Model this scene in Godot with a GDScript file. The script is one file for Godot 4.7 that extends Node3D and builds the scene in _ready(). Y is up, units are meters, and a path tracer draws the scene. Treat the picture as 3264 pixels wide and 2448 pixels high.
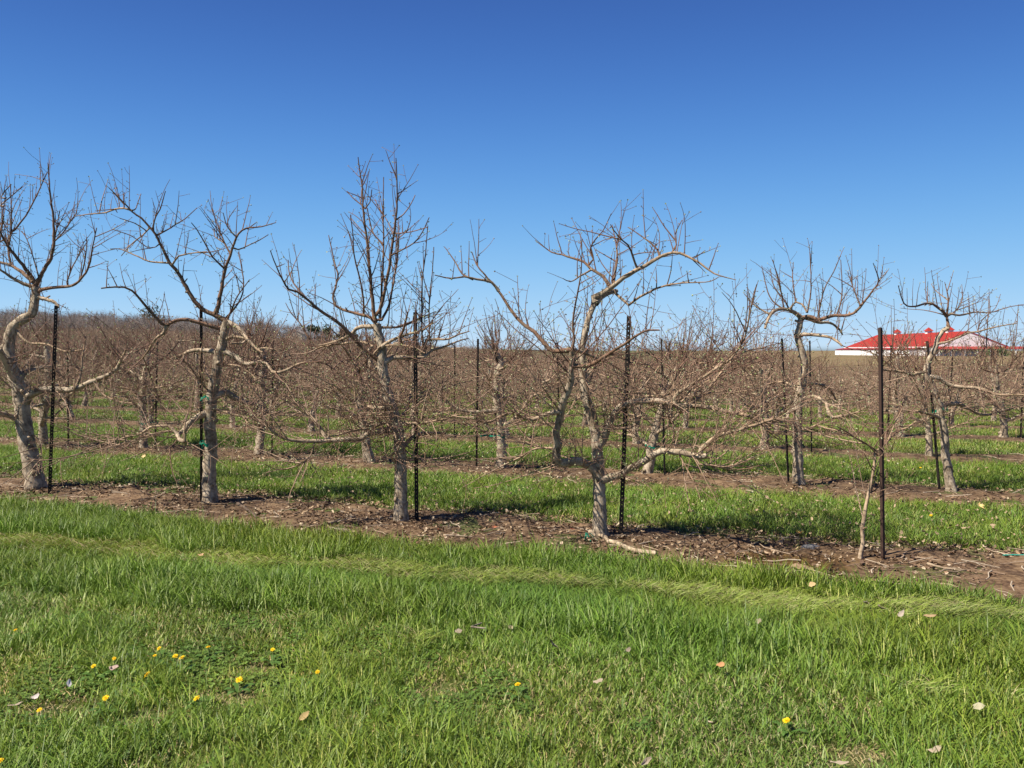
extends Node3D
# A bare apple orchard in early spring: rows of pruned trees on strips of bare soil, mown grass lanes, a red roofed barn far off.
# x to the side, y up, -z away from the camera; rows run along ALONG, and ACROSS points from row to row.
const ACROSS := Vector3(0.37, 0, -0.929)
const ALONG := Vector3(0.929, 0, 0.37)
const ROW_FIRST := 7.05
const ROW_GAP := 3.68

var rough_noise := FastNoiseLite.new()
var patch_noise := FastNoiseLite.new()
var bark: StandardMaterial3D
var twig_mat: StandardMaterial3D
var bud_mat: StandardMaterial3D
var grass_mat: StandardMaterial3D
var leaf_mat: StandardMaterial3D
var steel: StandardMaterial3D
var used_names := {}


class Buf:
	var v := PackedVector3Array()
	var n := PackedVector3Array()
	var c := PackedColorArray()
	var i := PackedInt32Array()

	func mesh(mat: Material) -> ArrayMesh:
		var a := []
		a.resize(Mesh.ARRAY_MAX)
		a[Mesh.ARRAY_VERTEX] = v
		a[Mesh.ARRAY_NORMAL] = n
		a[Mesh.ARRAY_COLOR] = c
		a[Mesh.ARRAY_INDEX] = i
		var m := ArrayMesh.new()
		m.add_surface_from_arrays(Mesh.PRIMITIVE_TRIANGLES, a)
		m.surface_set_material(0, mat)
		return m

	func quad(a: Vector3, b: Vector3, d: Vector3, e: Vector3, col: Color) -> void:
		# corners run counterclockwise seen from the front
		var s := v.size()
		var nn := (b - a).cross(d - a).normalized()
		for q in [a, b, d, e]:
			v.append(q)
			n.append(nn)
			c.append(col)
		for k in [0, 2, 1, 0, 3, 2]:
			i.append(s + k)

	func tri(a: Vector3, b: Vector3, d: Vector3, col: Color) -> void:
		var s := v.size()
		var nn := (b - a).cross(d - a).normalized()
		for q in [a, b, d]:
			v.append(q)
			n.append(nn)
			c.append(col)
		for k in [0, 2, 1]:
			i.append(s + k)

	func box(lo: Vector3, hi: Vector3, col: Color) -> void:
		var p := []
		for k in 8:
			p.append(Vector3(hi.x if k & 1 else lo.x, hi.y if k & 2 else lo.y, hi.z if k & 4 else lo.z))
		quad(p[4], p[5], p[7], p[6], col)
		quad(p[1], p[0], p[2], p[3], col)
		quad(p[5], p[1], p[3], p[7], col)
		quad(p[0], p[4], p[6], p[2], col)
		quad(p[6], p[7], p[3], p[2], col)
		quad(p[0], p[1], p[5], p[4], col)


# ------------------------------------------------------------------ naming
func numbered(called: String) -> String:
	var k: int = used_names.get(called, 0)
	used_names[called] = k + 1
	return called if k == 0 else "%s_%03d" % [called, k]


func tag(o: Node, label: String, category := "", group := "", kind := "") -> void:
	if label:
		o.set_meta("label", label)
	if category:
		o.set_meta("category", category)
	if group:
		o.set_meta("group", group)
	if kind:
		o.set_meta("kind", kind)


func thing(called: String, at: Vector3, label: String, category: String, group := "") -> Node3D:
	var o := Node3D.new()
	o.name = numbered(called)
	add_child(o, true)
	o.position = at
	tag(o, label, category, group)
	return o


func part(called: String, mesh: Mesh, under: Node, kind := "") -> MeshInstance3D:
	var o := MeshInstance3D.new()
	o.name = called
	o.mesh = mesh
	under.add_child(o, true)
	if kind:
		o.set_meta("kind", kind)
	return o


func single(called: String, mesh: Mesh, at: Vector3, label: String, category := "", group := "", kind := "") -> MeshInstance3D:
	var o := MeshInstance3D.new()
	o.name = numbered(called)
	o.mesh = mesh
	add_child(o, true)
	o.position = at
	tag(o, label, category, group, kind)
	return o


func scatter(called: String, mesh: Mesh, where: Array, tint: Array, label: String, category: String) -> void:
	var m := MultiMesh.new()
	m.transform_format = MultiMesh.TRANSFORM_3D
	m.use_colors = true
	m.mesh = mesh
	m.instance_count = where.size()
	for k in where.size():
		m.set_instance_transform(k, where[k])
		m.set_instance_color(k, tint[k])
	var o := MultiMeshInstance3D.new()
	o.name = numbered(called)
	o.multimesh = m
	add_child(o, true)
	tag(o, label, category, "", "stuff")


# ------------------------------------------------------------------ the lie of the land
func smooth(a: float, b: float, x: float) -> float:
	return smoothstep(a, b, x)


func land(x: float, z: float) -> float:
	var d := -z
	var y := 0.03 * rough_noise.get_noise_2d(x * 9.0, z * 9.0) * smooth(40, 12, d)
	y += 2.3 * smooth(24, 100, d) * smooth(0, 48, -x)
	y += 5.5 * smooth(100, 230, d) * smooth(15, 130, -x)
	y -= 1.15 * smooth(12, 46, d) * smooth(-12, 14, x) * smooth(230, 90, d)
	return y


func spot(p: float, s: float, lift := 0.0) -> Vector3:
	var q := ACROSS * p + ALONG * s
	q.y = land(q.x, q.z) + lift
	return q


func on_land(x: float, z: float, lift := 0.0) -> Vector3:
	return Vector3(x, land(x, z) + lift, z)


func row_p(k: int) -> float:
	return ROW_FIRST + ROW_GAP * k


func strip_front(k: int, s: float) -> float:
	return row_p(k) - 0.88 + 0.16 * patch_noise.get_noise_2d(s * 6.0, k * 50.0) - (0.1 if k == 0 and s > 0.6 else 0.0)


func strip_back(k: int, s: float) -> float:
	var wide := 0.62 if k == 0 else 0.5
	if k == 0:
		wide += 0.45 * smooth(0.6, 2.2, s)
	return row_p(k) + wide + 0.26 * patch_noise.get_noise_2d(s * 7.0 + 300.0, k * 50.0)


# ------------------------------------------------------------------ stems and twigs
func stem(s: Array, r0: float, r1: float, cm: Array) -> void:
	var p := PackedVector3Array()
	for k in range(0, cm.size(), 3):
		p.append(Vector3(cm[k], cm[k + 1], cm[k + 2]) * 0.01)
	add_stem(s, p, r0 * 0.001, r1 * 0.001)


func add_stem(s: Array, p: PackedVector3Array, r0: float, r1: float) -> void:
	# rounded through its points by Catmull-Rom, with knuckles and small bends of its own
	var q := PackedVector3Array()
	var m := p.size()
	for k in m - 1:
		var a := p[maxi(k - 1, 0)]
		var d := p[mini(k + 2, m - 1)]
		var gap := p[k].distance_to(p[k + 1])
		var steps := clampi(int(gap / 0.045), 1, 6)
		for j in steps:
			q.append(p[k].cubic_interpolate(p[k + 1], a, d, float(j) / steps))
	q.append(p[m - 1])
	var r := PackedFloat32Array()
	var long := 0.0
	var run := PackedFloat32Array([0.0])
	for k in range(1, q.size()):
		long += q[k].distance_to(q[k - 1])
		run.append(long)
	var trunk := s.is_empty()
	for k in q.size():
		var t := run[k] / maxf(long, 0.001)
		var w := lerpf(r0, r1, t)
		if trunk:
			w *= 1.0 + 0.3 * exp(-maxf(q[k].y, 0.0) / 0.08)
		else:
			w *= 1.0 + 0.35 * exp(-run[k] / maxf(r0 * 2.0, 0.004))
		r.append(w)
	for k in range(1, q.size() - 1):
		var wob := minf(r[k] * 0.3, 0.006)
		q[k] += Vector3(rough_noise.get_noise_3d(q[k].x * 190, q[k].y * 190, 5), rough_noise.get_noise_3d(q[k].y * 190, q[k].z * 190, 40), rough_noise.get_noise_3d(q[k].z * 190, q[k].x * 190, 90)) * wob * 2.2
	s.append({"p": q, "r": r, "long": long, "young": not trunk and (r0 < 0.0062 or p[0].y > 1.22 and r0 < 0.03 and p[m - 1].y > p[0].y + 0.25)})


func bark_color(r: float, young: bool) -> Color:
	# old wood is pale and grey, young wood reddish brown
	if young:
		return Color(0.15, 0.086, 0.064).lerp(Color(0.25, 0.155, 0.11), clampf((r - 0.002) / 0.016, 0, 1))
	var thick := Color(0.47, 0.405, 0.325)
	var mid := Color(0.45, 0.345, 0.25)
	var thin := Color(0.29, 0.2, 0.143)
	var tip := Color(0.19, 0.115, 0.085)
	if r > 0.012:
		return mid.lerp(thick, clampf((r - 0.012) / 0.014, 0, 1))
	if r > 0.0045:
		return thin.lerp(mid, (r - 0.0045) / 0.0075)
	return tip.lerp(thin, clampf((r - 0.0012) / 0.0033, 0, 1))


func tube(b: Buf, p: PackedVector3Array, r: PackedFloat32Array, sides: int, lumps := 0.0, close := false, young := false) -> void:
	var m := p.size()
	var base := b.v.size()
	var t := (p[1] - p[0]).normalized()
	var u := t.cross(Vector3.UP)
	if u.length() < 0.1:
		u = t.cross(Vector3.RIGHT)
	u = u.normalized()
	for k in m:
		t = (p[mini(k + 1, m - 1)] - p[maxi(k - 1, 0)]).normalized()
		u = (u - t * u.dot(t)).normalized()
		var w := t.cross(u)
		var col := bark_color(r[k], young)
		for j in sides:
			var a := TAU * j / sides
			var d := u * cos(a) + w * sin(a)
			var rr := r[k]
			if lumps > 0.0:
				var q := (p[k] + d * rr) * 100.0
				var nz := rough_noise.get_noise_3d(q.x * 9.0, q.y * 4.5, q.z * 9.0)
				rr *= 1.0 + lumps * nz
				b.v.append(p[k] + d * rr)
				var tone := 1.0 + 0.3 * rough_noise.get_noise_3d(q.x * 5.0 + 900.0, q.y * 5.0, q.z * 5.0)
				var old := smooth(0.1, 0.25, rough_noise.get_noise_3d(q.x * 6.0 - 300.0, q.y * 2.2, q.z * 6.0 + 77.0))
				b.c.append((col * tone).lerp(Color(0.2, 0.155, 0.115), old * 0.75))
			else:
				b.v.append(p[k] + d * rr)
				b.c.append(col)
			b.n.append(d)
	if lumps > 0.0:
		for k in m:
			for j in sides:
				var at := base + k * sides + j
				var du := b.v[base + k * sides + (j + 1) % sides] - b.v[base + k * sides + (j + sides - 1) % sides]
				var dv := b.v[base + mini(k + 1, m - 1) * sides + j] - b.v[base + maxi(k - 1, 0) * sides + j]
				var nn := du.cross(dv).normalized()
				if nn.dot(b.n[at]) > 0.2:
					b.n[at] = nn
	for k in m - 1:
		for j in sides:
			var a := base + k * sides + j
			var e := base + k * sides + (j + 1) % sides
			b.i.append_array(PackedInt32Array([a, a + sides, e, e, a + sides, e + sides]))
	if close:
		var s := b.v.size()
		b.v.append(p[m - 1] + t * r[m - 1] * 0.3)
		b.n.append(t)
		b.c.append(Color(0.3, 0.22, 0.14))
		for j in sides:
			b.i.append_array(PackedInt32Array([s, base + (m - 1) * sides + (j + 1) % sides, base + (m - 1) * sides + j]))


func bud(b: Buf, rng: RandomNumberGenerator, p: Vector3, d: Vector3, size: float) -> void:
	# an opening bud: three or four small pointed leaves round the tip
	var tone := rng.randf()
	var col := Color(0.38, 0.39, 0.26).lerp(Color(0.28, 0.34, 0.11), tone * tone)
	if rng.randf() < 0.35:
		col = Color(0.26, 0.18, 0.12)
	var u := d.cross(Vector3(0.3, 0.5, 0.81)).normalized()
	var w := d.cross(u)
	var turn := rng.randf() * TAU
	for k in 3:
		var a := turn + TAU * k / 3.0
		var out := u * cos(a) + w * sin(a)
		var side := d.cross(out) * size * 0.32
		var mid := p + d * size * 0.5 + out * size * 0.3
		var tip := p + d * size * 1.05 + out * size * 0.42
		b.quad(p, mid - side, tip, mid + side, col)


func shoot(b: Buf, bb: Buf, rng: RandomNumberGenerator, from: Vector3, dir: Vector3, length: float, r0: float, up: float, level: int, fine: float) -> void:
	var steps := clampi(int(length / (0.07 if fine > 0.7 else 0.12)) + 1, 2, 8)
	var p := PackedVector3Array([from])
	var r := PackedFloat32Array([r0])
	var d := dir.normalized()
	var r1 := maxf(0.0016, r0 * 0.4)
	var hook := Vector3(rng.randf() - 0.5, rng.randf() - 0.5, rng.randf() - 0.5) * 0.1
	for k in steps:
		d = (d + hook + Vector3(rng.randf() - 0.5, rng.randf() - 0.5 + up, rng.randf() - 0.5) * 0.17).normalized()
		p.append(p[k] + d * length / steps)
		r.append(lerpf(r0, r1, float(k + 1) / steps))
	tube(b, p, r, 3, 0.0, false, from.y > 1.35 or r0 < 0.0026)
	if bb and rng.randf() < 0.9:
		bud(bb, rng, p[steps], d, rng.randf_range(0.01, 0.018))
	if level >= 2:
		return
	var every := 0.1 / fine
	var n := int(length / every)
	for k in n:
		var t := (k + 0.4 + rng.randf() * 0.6) / (n + 0.4)
		var at := t * steps
		var j := mini(int(at), steps - 1)
		var q := p[j].lerp(p[j + 1], at - j)
		var along := (p[j + 1] - p[j]).normalized()
		var out := along.cross(Vector3(rng.randf() - 0.5, rng.randf() - 0.5, rng.randf() - 0.5)).normalized()
		var away := (along * rng.randf_range(0.25, 0.8) + out).normalized()
		if rng.randf() < 0.36 and length > 0.14:
			shoot(b, bb, rng, q, away, minf(length * rng.randf_range(0.2, 0.6), 0.34), maxf(0.0023, r[j] * 0.62), up * 0.6, level + 1, fine)
		elif rng.randf() < 0.8:
			var l := rng.randf_range(0.008, 0.03)
			tube(b, PackedVector3Array([q, q + away * l]), PackedFloat32Array([0.0026, 0.002]), 3)
			if bb and rng.randf() < 0.85:
				bud(bb, rng, q + away * l, away, rng.randf_range(0.01, 0.017))


func sprout(s: Array, b: Buf, bb: Buf, rng: RandomNumberGenerator, dense: float, fine: float, calm := 1.45) -> void:
	# side shoots, water sprouts and fruiting spurs along every stem
	for n in s.size():
		var st: Dictionary = s[n]
		var p: PackedVector3Array = st.p
		var r: PackedFloat32Array = st.r
		var run := rng.randf() * 0.1
		var start: float = 0.45 * st.long if n == 0 else 0.06
		var done := 0.0
		for k in p.size() - 1:
			var gap := p[k].distance_to(p[k + 1])
			done += gap
			if done < start:
				continue
			run -= gap
			while run <= 0.0:
				run += rng.randf_range(0.015, 0.055) / dense * ((1.6 if n == 0 else 1.0) + (1.6 if r[k] < 0.0055 else 0.0) + (1.2 if p[k].y > calm else 0.0))
				var q := p[k].lerp(p[k + 1], rng.randf())
				var along := (p[k + 1] - p[k]).normalized()
				var side := along.cross(Vector3.UP)
				side = side.normalized() if side.length() > 0.15 else Vector3(rng.randf() - 0.5, 0, rng.randf() - 0.5).normalized()
				if rng.randf() < 0.5:
					side = -side
				var rad := r[k]
				var flat := 1.0 - absf(along.y)
				var pick := rng.randf()
				var far_out := done / maxf(st.long, 0.01)
				var high := q.y > calm
				if rad < 0.0055:
					if not high and pick < 0.36:
						shoot(b, bb, rng, q, along * rng.randf_range(0.6, 1.0) + side * rng.randf_range(0.3, 0.8) + Vector3.UP * rng.randf_range(-0.1, 0.4), rng.randf_range(0.08, 0.32), 0.003, 0.1, 1, fine)
					elif high and pick < 0.16:
						shoot(b, bb, rng, q, along * rng.randf_range(0.9, 1.3) + side * rng.randf_range(0.4, 0.7), rng.randf_range(0.05, 0.16), 0.0026, 0.1, 2, fine)
					elif pick < 0.85:
						shoot(b, bb, rng, q, side + Vector3(rng.randf() - 0.5, rng.randf() - 0.3, rng.randf() - 0.5) + along * 0.6, rng.randf_range(0.008, 0.03), 0.0024, 0.0, 2, fine)
				elif pick < 0.26 * flat + (0.3 if high else 0.0):
					shoot(b, bb, rng, q + Vector3.UP * rad * 0.5, Vector3.UP * 1.3 + side * rng.randf_range(-0.4, 0.5) + along * rng.randf_range(0.0, 0.6), rng.randf_range(0.25, 0.85) * (0.5 if high else 1.0), rng.randf_range(0.0036, 0.0068), 0.2, 0 if not high else 1, fine)
				elif high and pick > 0.66:
					shoot(b, bb, rng, q, side + Vector3(rng.randf() - 0.5, rng.randf() - 0.3, rng.randf() - 0.5), rng.randf_range(0.02, 0.06), 0.0028, 0.1, 2, fine)
				elif pick < 0.68:
					shoot(b, bb, rng, q + side * rad * 0.5, side * rng.randf_range(0.4, 1.0) + along * rng.randf_range(0.2, 1.0) + Vector3.UP * rng.randf_range(-0.3, 0.55), (rng.randf_range(0.2, 0.7) if rng.randf() < 0.55 else rng.randf_range(0.5, 1.05)) * (0.5 if high else 1.0), rng.randf_range(0.0036, 0.0075), 0.05, 0, fine)
				elif pick < 0.8:
					shoot(b, bb, rng, q - Vector3.UP * rad * 0.4, side * 0.6 + along * 0.6 + Vector3.DOWN * rng.randf_range(0.1, 0.8), rng.randf_range(0.15, 0.5), rng.randf_range(0.003, 0.0045), -0.12, 0, fine)
				else:
					shoot(b, bb, rng, q, side + Vector3(rng.randf() - 0.5, rng.randf() - 0.3, rng.randf() - 0.5), rng.randf_range(0.02, 0.08), 0.003, 0.1, 2, fine)


func wander(rng: RandomNumberGenerator, from: Vector3, dir: Vector3, length: float, up: float, kink := 0.3) -> PackedVector3Array:
	var n := maxi(3, int(length / 0.13))
	var p := PackedVector3Array([from])
	var d := dir.normalized()
	for k in n:
		d = (d + Vector3(rng.randf() - 0.5, rng.randf() - 0.5 + up, rng.randf() - 0.5) * kink).normalized()
		p.append(p[k] + d * length / n)
	return p


func limbs_for(s: Array, rng: RandomNumberGenerator) -> void:
	# scaffold limbs, their forks and the crown head, for a trunk that stands alone in s
	if s.is_empty():
		var lean := Vector3(rng.randf() - 0.5, 3.2, rng.randf() - 0.5)
		var p := PackedVector3Array([Vector3(0, -0.06, 0)])
		p.append_array(wander(rng, Vector3(0, 0.05, 0), lean, rng.randf_range(1.15, 1.55), 0.35, 0.3))
		add_stem(s, p, rng.randf_range(0.055, 0.075), rng.randf_range(0.026, 0.036))
	var tr: Dictionary = s[0]
	var tp: PackedVector3Array = tr.p
	var tr_r: PackedFloat32Array = tr.r
	var turn := rng.randf() * TAU
	var n := rng.randi_range(7, 10)
	for k in n:
		var t := clampf(0.3 + 0.62 * k / (n - 1.0) + rng.randf_range(-0.05, 0.05), 0.25, 0.95)
		var j := int(t * (tp.size() - 1))
		turn += 2.2 + rng.randf() * 0.7
		var d := Vector3(cos(turn), rng.randf_range(0.05, 0.75), sin(turn) * 0.9)
		var length := rng.randf_range(0.6, 1.15) * (1.1 - 0.35 * t)
		var r0 := tr_r[j] * rng.randf_range(0.42, 0.7)
		var p := wander(rng, tp[j], d, length, rng.randf_range(-0.12, 0.2), 0.5)
		add_stem(s, p, r0, 0.0045)
		for f in rng.randi_range(1, 3):
			var q := p[rng.randi_range(1, p.size() - 2)]
			var dd := Vector3(d.x, 0, d.z).rotated(Vector3.UP, rng.randf_range(-1.3, 1.3)) + Vector3.UP * rng.randf_range(-0.2, 0.9)
			add_stem(s, wander(rng, q, dd, rng.randf_range(0.35, 0.75), 0.1, 0.4), r0 * 0.58, 0.003)
	var top := tp[tp.size() - 1]
	for k in rng.randi_range(5, 8):
		var a := rng.randf() * TAU
		var w := rng.randf_range(0.1, 0.9)
		add_stem(s, wander(rng, top - Vector3(0, rng.randf() * 0.12, 0), Vector3(cos(a) * w, 1, sin(a) * w), rng.randf_range(0.3, 0.8), 0.15, 0.28), rng.randf_range(0.006, 0.013), 0.0026)


func raise(called: String, s: Array, at: Vector3, label: String, group: String, grain: int, dense := 1.0, fine := 1.0, sides := 16, buds := true) -> Node3D:
	var t := thing(called, at, label, "tree", group)
	var rng := RandomNumberGenerator.new()
	rng.seed = grain
	var thin := Buf.new()
	for n in s.size():
		var st: Dictionary = s[n]
		var rr: PackedFloat32Array = st.r
		if n > 0 and (rr[rr.size() / 3] < 0.0055 or sides < 7 and rr[rr.size() / 3] < 0.011):
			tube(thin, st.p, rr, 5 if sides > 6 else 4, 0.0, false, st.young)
			continue
		var b := Buf.new()
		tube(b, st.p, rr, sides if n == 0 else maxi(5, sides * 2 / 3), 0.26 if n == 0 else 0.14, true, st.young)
		if sides > 6:
			# stubs where branches were cut off, and knuckles round old cuts
			var pp: PackedVector3Array = st.p
			for k in range(2, pp.size() - 1):
				if rng.randf() < (0.16 if n == 0 else 0.09) and rr[k] > 0.008:
					var along := (pp[k + 1] - pp[k - 1]).normalized()
					var out := along.cross(Vector3(rng.randf() - 0.5, rng.randf() - 0.5, rng.randf() - 0.5)).normalized()
					var r0 := rr[k] * rng.randf_range(0.3, 0.6)
					var l := rng.randf_range(0.012, 0.05)
					var root := pp[k] + out * rr[k] * 0.6
					var tip := root + (out + along * rng.randf_range(-0.2, 0.6)) * l
					tube(b, PackedVector3Array([root, root.lerp(tip, 0.5), tip]), PackedFloat32Array([r0 * 1.35, r0, r0 * 0.85]), 6, 0.12, true)
		part("trunk" if n == 0 else "limb", b.mesh(bark), t)
	var bb: Buf = Buf.new() if buds else null
	sprout(s, thin, bb, rng, dense, fine, 1.55 if sides > 9 else 1.3)
	part("twigs", thin.mesh(twig_mat), t, "stuff")
	if buds:
		part("buds", bb.mesh(bud_mat), t, "stuff")
	return t


func copy_tree(proto: Node3D, at: Vector3, turn: float, size: float, label: String, group: String) -> void:
	var o: Node3D = proto.duplicate()
	o.name = numbered("apple_tree")
	add_child(o, true)
	o.position = at
	o.rotation.y = turn
	o.scale = Vector3.ONE * size
	tag(o, label, "tree", group)


# ------------------------------------------------------------------ materials
func noise_image(side: int, grain: int, freq: float, octaves := 4) -> Image:
	var f := FastNoiseLite.new()
	f.seed = grain
	f.frequency = freq
	f.fractal_octaves = octaves
	return f.get_seamless_image(side, side)


func toned(side: int, a: Image, b: Image, stops: Array, grit: float) -> Image:
	var out := Image.create(side, side, false, Image.FORMAT_RGB8)
	var g := Gradient.new()
	g.offsets = PackedFloat32Array([0.0, 0.35, 0.65, 1.0])
	g.colors = PackedColorArray(stops)
	for y in side:
		for x in side:
			var t := clampf(a.get_pixel(x, y).r * (1.0 - grit) + b.get_pixel(x, y).r * grit, 0, 1)
			t = clampf((t - 0.5) * 1.7 + 0.5, 0, 1)
			out.set_pixel(x, y, g.sample(t))
	return out


func plain(col: Color, rough: float, vertex := false) -> StandardMaterial3D:
	var m := StandardMaterial3D.new()
	m.albedo_color = Color.WHITE if vertex else col.linear_to_srgb()
	m.vertex_color_use_as_albedo = vertex
	m.roughness = rough
	m.metallic_specular = 0.35
	return m


func make_materials() -> void:
	var fine := noise_image(256, 3, 0.05, 5)
	var coarse := noise_image(256, 8, 0.014, 4)
	var bark_tex := toned(256, coarse, fine, [Color(0.5, 0.47, 0.43), Color(0.82, 0.8, 0.77), Color(0.96, 0.95, 0.93), Color(1, 1, 1)], 0.5)
	bark = plain(Color.WHITE, 0.85, true)
	bark.albedo_texture = ImageTexture.create_from_image(bark_tex)
	bark.uv1_triplanar = true
	bark.uv1_scale = Vector3(3.0, 2.0, 3.0)
	bark.heightmap_enabled = true
	bark.heightmap_texture = ImageTexture.create_from_image(fine)
	bark.heightmap_scale = 0.16
	twig_mat = plain(Color.WHITE, 0.6, true)
	bud_mat = plain(Color.WHITE, 0.7, true)
	grass_mat = plain(Color.WHITE, 0.5, true)
	grass_mat.backlight_enabled = true
	grass_mat.backlight = Color(0.55, 0.6, 0.35)
	grass_mat.metallic_specular = 0.4
	leaf_mat = plain(Color.WHITE, 0.75, true)
	steel = plain(Color(0.022, 0.018, 0.016), 0.62)
	steel.metallic = 0.2


# ------------------------------------------------------------------ ground
func ground_color(x: float, z: float) -> Color:
	var d := -z
	var n := patch_noise.get_noise_2d(x * 1.3, z * 1.3)
	var col := Color(0.085, 0.112, 0.032).lerp(Color(0.115, 0.105, 0.05), clampf(n * 1.5 + 0.4, 0, 1))
	var tan_field := Color(0.26, 0.182, 0.11).lerp(Color(0.2, 0.155, 0.085), clampf(n + 0.5, 0, 1))
	var field := smooth(50, 60, d + 14.0 * patch_noise.get_noise_2d(x * 0.4, z * 0.4)) * smooth(0.12, 0.3, x / maxf(d, 1.0))
	var scrub := Color(0.2, 0.165, 0.12)
	return col.lerp(tan_field, field).lerp(scrub, smooth(112, 122, d) * smooth(30, -10, x))


func build_ground() -> void:
	var ps := PackedFloat32Array([-500, -150, -50, -20, -8, -3])
	var p := 0.0
	while p < 22.0:
		ps.append(p)
		p += 0.22
	var step := 0.24
	while p < 7000.0:
		ps.append(p)
		step *= 1.075 if p < 400.0 else 1.4
		p += step
	var half := PackedFloat32Array()
	var s := 0.15
	step = 0.3
	while s < 7000.0:
		half.append(s)
		if s > 12.0:
			step *= 1.08 if s < 400.0 else 1.4
		s += step
	var ss := PackedFloat32Array()
	for k in half.size():
		ss.append(-half[half.size() - 1 - k])
	ss.append_array(half)
	var b := Buf.new()
	for a in ps:
		for e in ss:
			var q := spot(a, e)
			b.v.append(q)
			b.c.append(ground_color(q.x, q.z))
			var g := 0.15
			b.n.append(Vector3(land(q.x - g, q.z) - land(q.x + g, q.z), 2 * g, land(q.x, q.z - g) - land(q.x, q.z + g)).normalized())
	var w := ss.size()
	for a in ps.size() - 1:
		for e in w - 1:
			var k := a * w + e
			b.i.append_array(PackedInt32Array([k, k + w, k + 1, k + 1, k + w, k + w + 1]))
	var m := plain(Color.WHITE, 0.95, true)
	m.albedo_texture = ImageTexture.create_from_image(toned(512, noise_image(512, 21, 0.02, 5), noise_image(512, 22, 0.09, 4), [Color(0.5, 0.5, 0.42), Color(0.78, 0.8, 0.7), Color(0.95, 0.95, 0.9), Color(1, 1, 1)], 0.5))
	m.uv1_triplanar = true
	m.uv1_world_triplanar = true
	m.uv1_scale = Vector3.ONE * 0.7
	single("ground", b.mesh(m), Vector3.ZERO, "grassy orchard ground reaching to the tan field at the horizon", "ground", "", "structure")


func build_strips(rows: int) -> void:
	var soil := plain(Color.WHITE, 0.95, true)
	var fine := noise_image(512, 31, 0.06, 5)
	soil.albedo_texture = ImageTexture.create_from_image(toned(512, noise_image(512, 30, 0.012, 5), fine, [Color(0.42, 0.36, 0.32), Color(0.72, 0.66, 0.61), Color(0.92, 0.88, 0.83), Color(1, 0.98, 0.94)], 0.5))
	soil.uv1_triplanar = true
	soil.uv1_world_triplanar = true
	soil.uv1_scale = Vector3.ONE * 0.8
	soil.heightmap_enabled = true
	soil.heightmap_texture = ImageTexture.create_from_image(fine)
	soil.heightmap_scale = 0.6
	for k in rows:
		var p := row_p(k)
		var from := -1.36 * p - 6.0
		var till := 0.18 * p + 6.0
		if k == 0:
			till = 9.0
		var along := 0.07 if k < 2 else 0.12 if k < 5 else 0.4
		var cells := 20 if k < 2 else 14 if k < 5 else 8
		var b := Buf.new()
		var n := int((till - from) / along)
		for a in n + 1:
			var s := from + (till - from) * a / n
			var f := strip_front(k, s) - 0.12
			var e := strip_back(k, s) + 0.12
			for j in cells + 1:
				var t := float(j) / cells
				var q := spot(lerpf(f, e, t), s)
				var edge := smooth(0.0, 0.16, minf(t, 1.0 - t))
				q.y += lerpf(-0.03, 0.012, edge) + edge * 0.034 * rough_noise.get_noise_2d(q.x * 26, q.z * 26) + edge * 0.016 * rough_noise.get_noise_2d(q.x * 110 + 70, q.z * 110)
				b.v.append(q)
				b.n.append(Vector3.UP)
				var moist := clampf(0.5 + 0.9 * patch_noise.get_noise_2d(q.x * 11, q.z * 11 + 800), 0, 1)
				var col := Color(0.225, 0.166, 0.113).lerp(Color(0.13, 0.096, 0.064), moist)
				if k == 0:
					col = col.lerp(Color(0.27, 0.195, 0.135), smooth(0.5, 1.6, s) * (0.55 + 0.4 * patch_noise.get_noise_2d(q.x * 9, q.z * 9)))
					col = col.lerp(Color(0.1, 0.062, 0.02), smooth(0.75, 0.2, absf(s + 0.42)) * smooth(-0.1, 0.15, patch_noise.get_noise_2d(q.x * 14 + 60, q.z * 14)) * smooth(p + 0.3, p - 0.25, lerpf(f, e, t)))
				b.c.append(col)
		var w := cells + 1
		for a in n:
			for j in cells:
				var c := a * w + j
				b.i.append_array(PackedInt32Array([c, c + 1, c + w, c + 1, c + w + 1, c + w]))
		for a in n + 1:
			for j in w:
				var c := a * w + j
				var du := b.v[mini(a + 1, n) * w + j] - b.v[maxi(a - 1, 0) * w + j]
				var dv := b.v[a * w + mini(j + 1, cells)] - b.v[a * w + maxi(j - 1, 0)]
				var nn := du.cross(dv).normalized()
				b.n[c] = nn if nn.y > 0 else -nn
		var names := ["nearest", "second", "third", "fourth", "fifth", "sixth", "seventh", "eighth", "ninth", "tenth", "eleventh", "twelfth", "thirteenth", "fourteenth"]
		single("soil_strip", b.mesh(soil), Vector3.ZERO, "strip of bare brown soil under the %s row of apple trees" % names[k], "soil", "", "structure")


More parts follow.
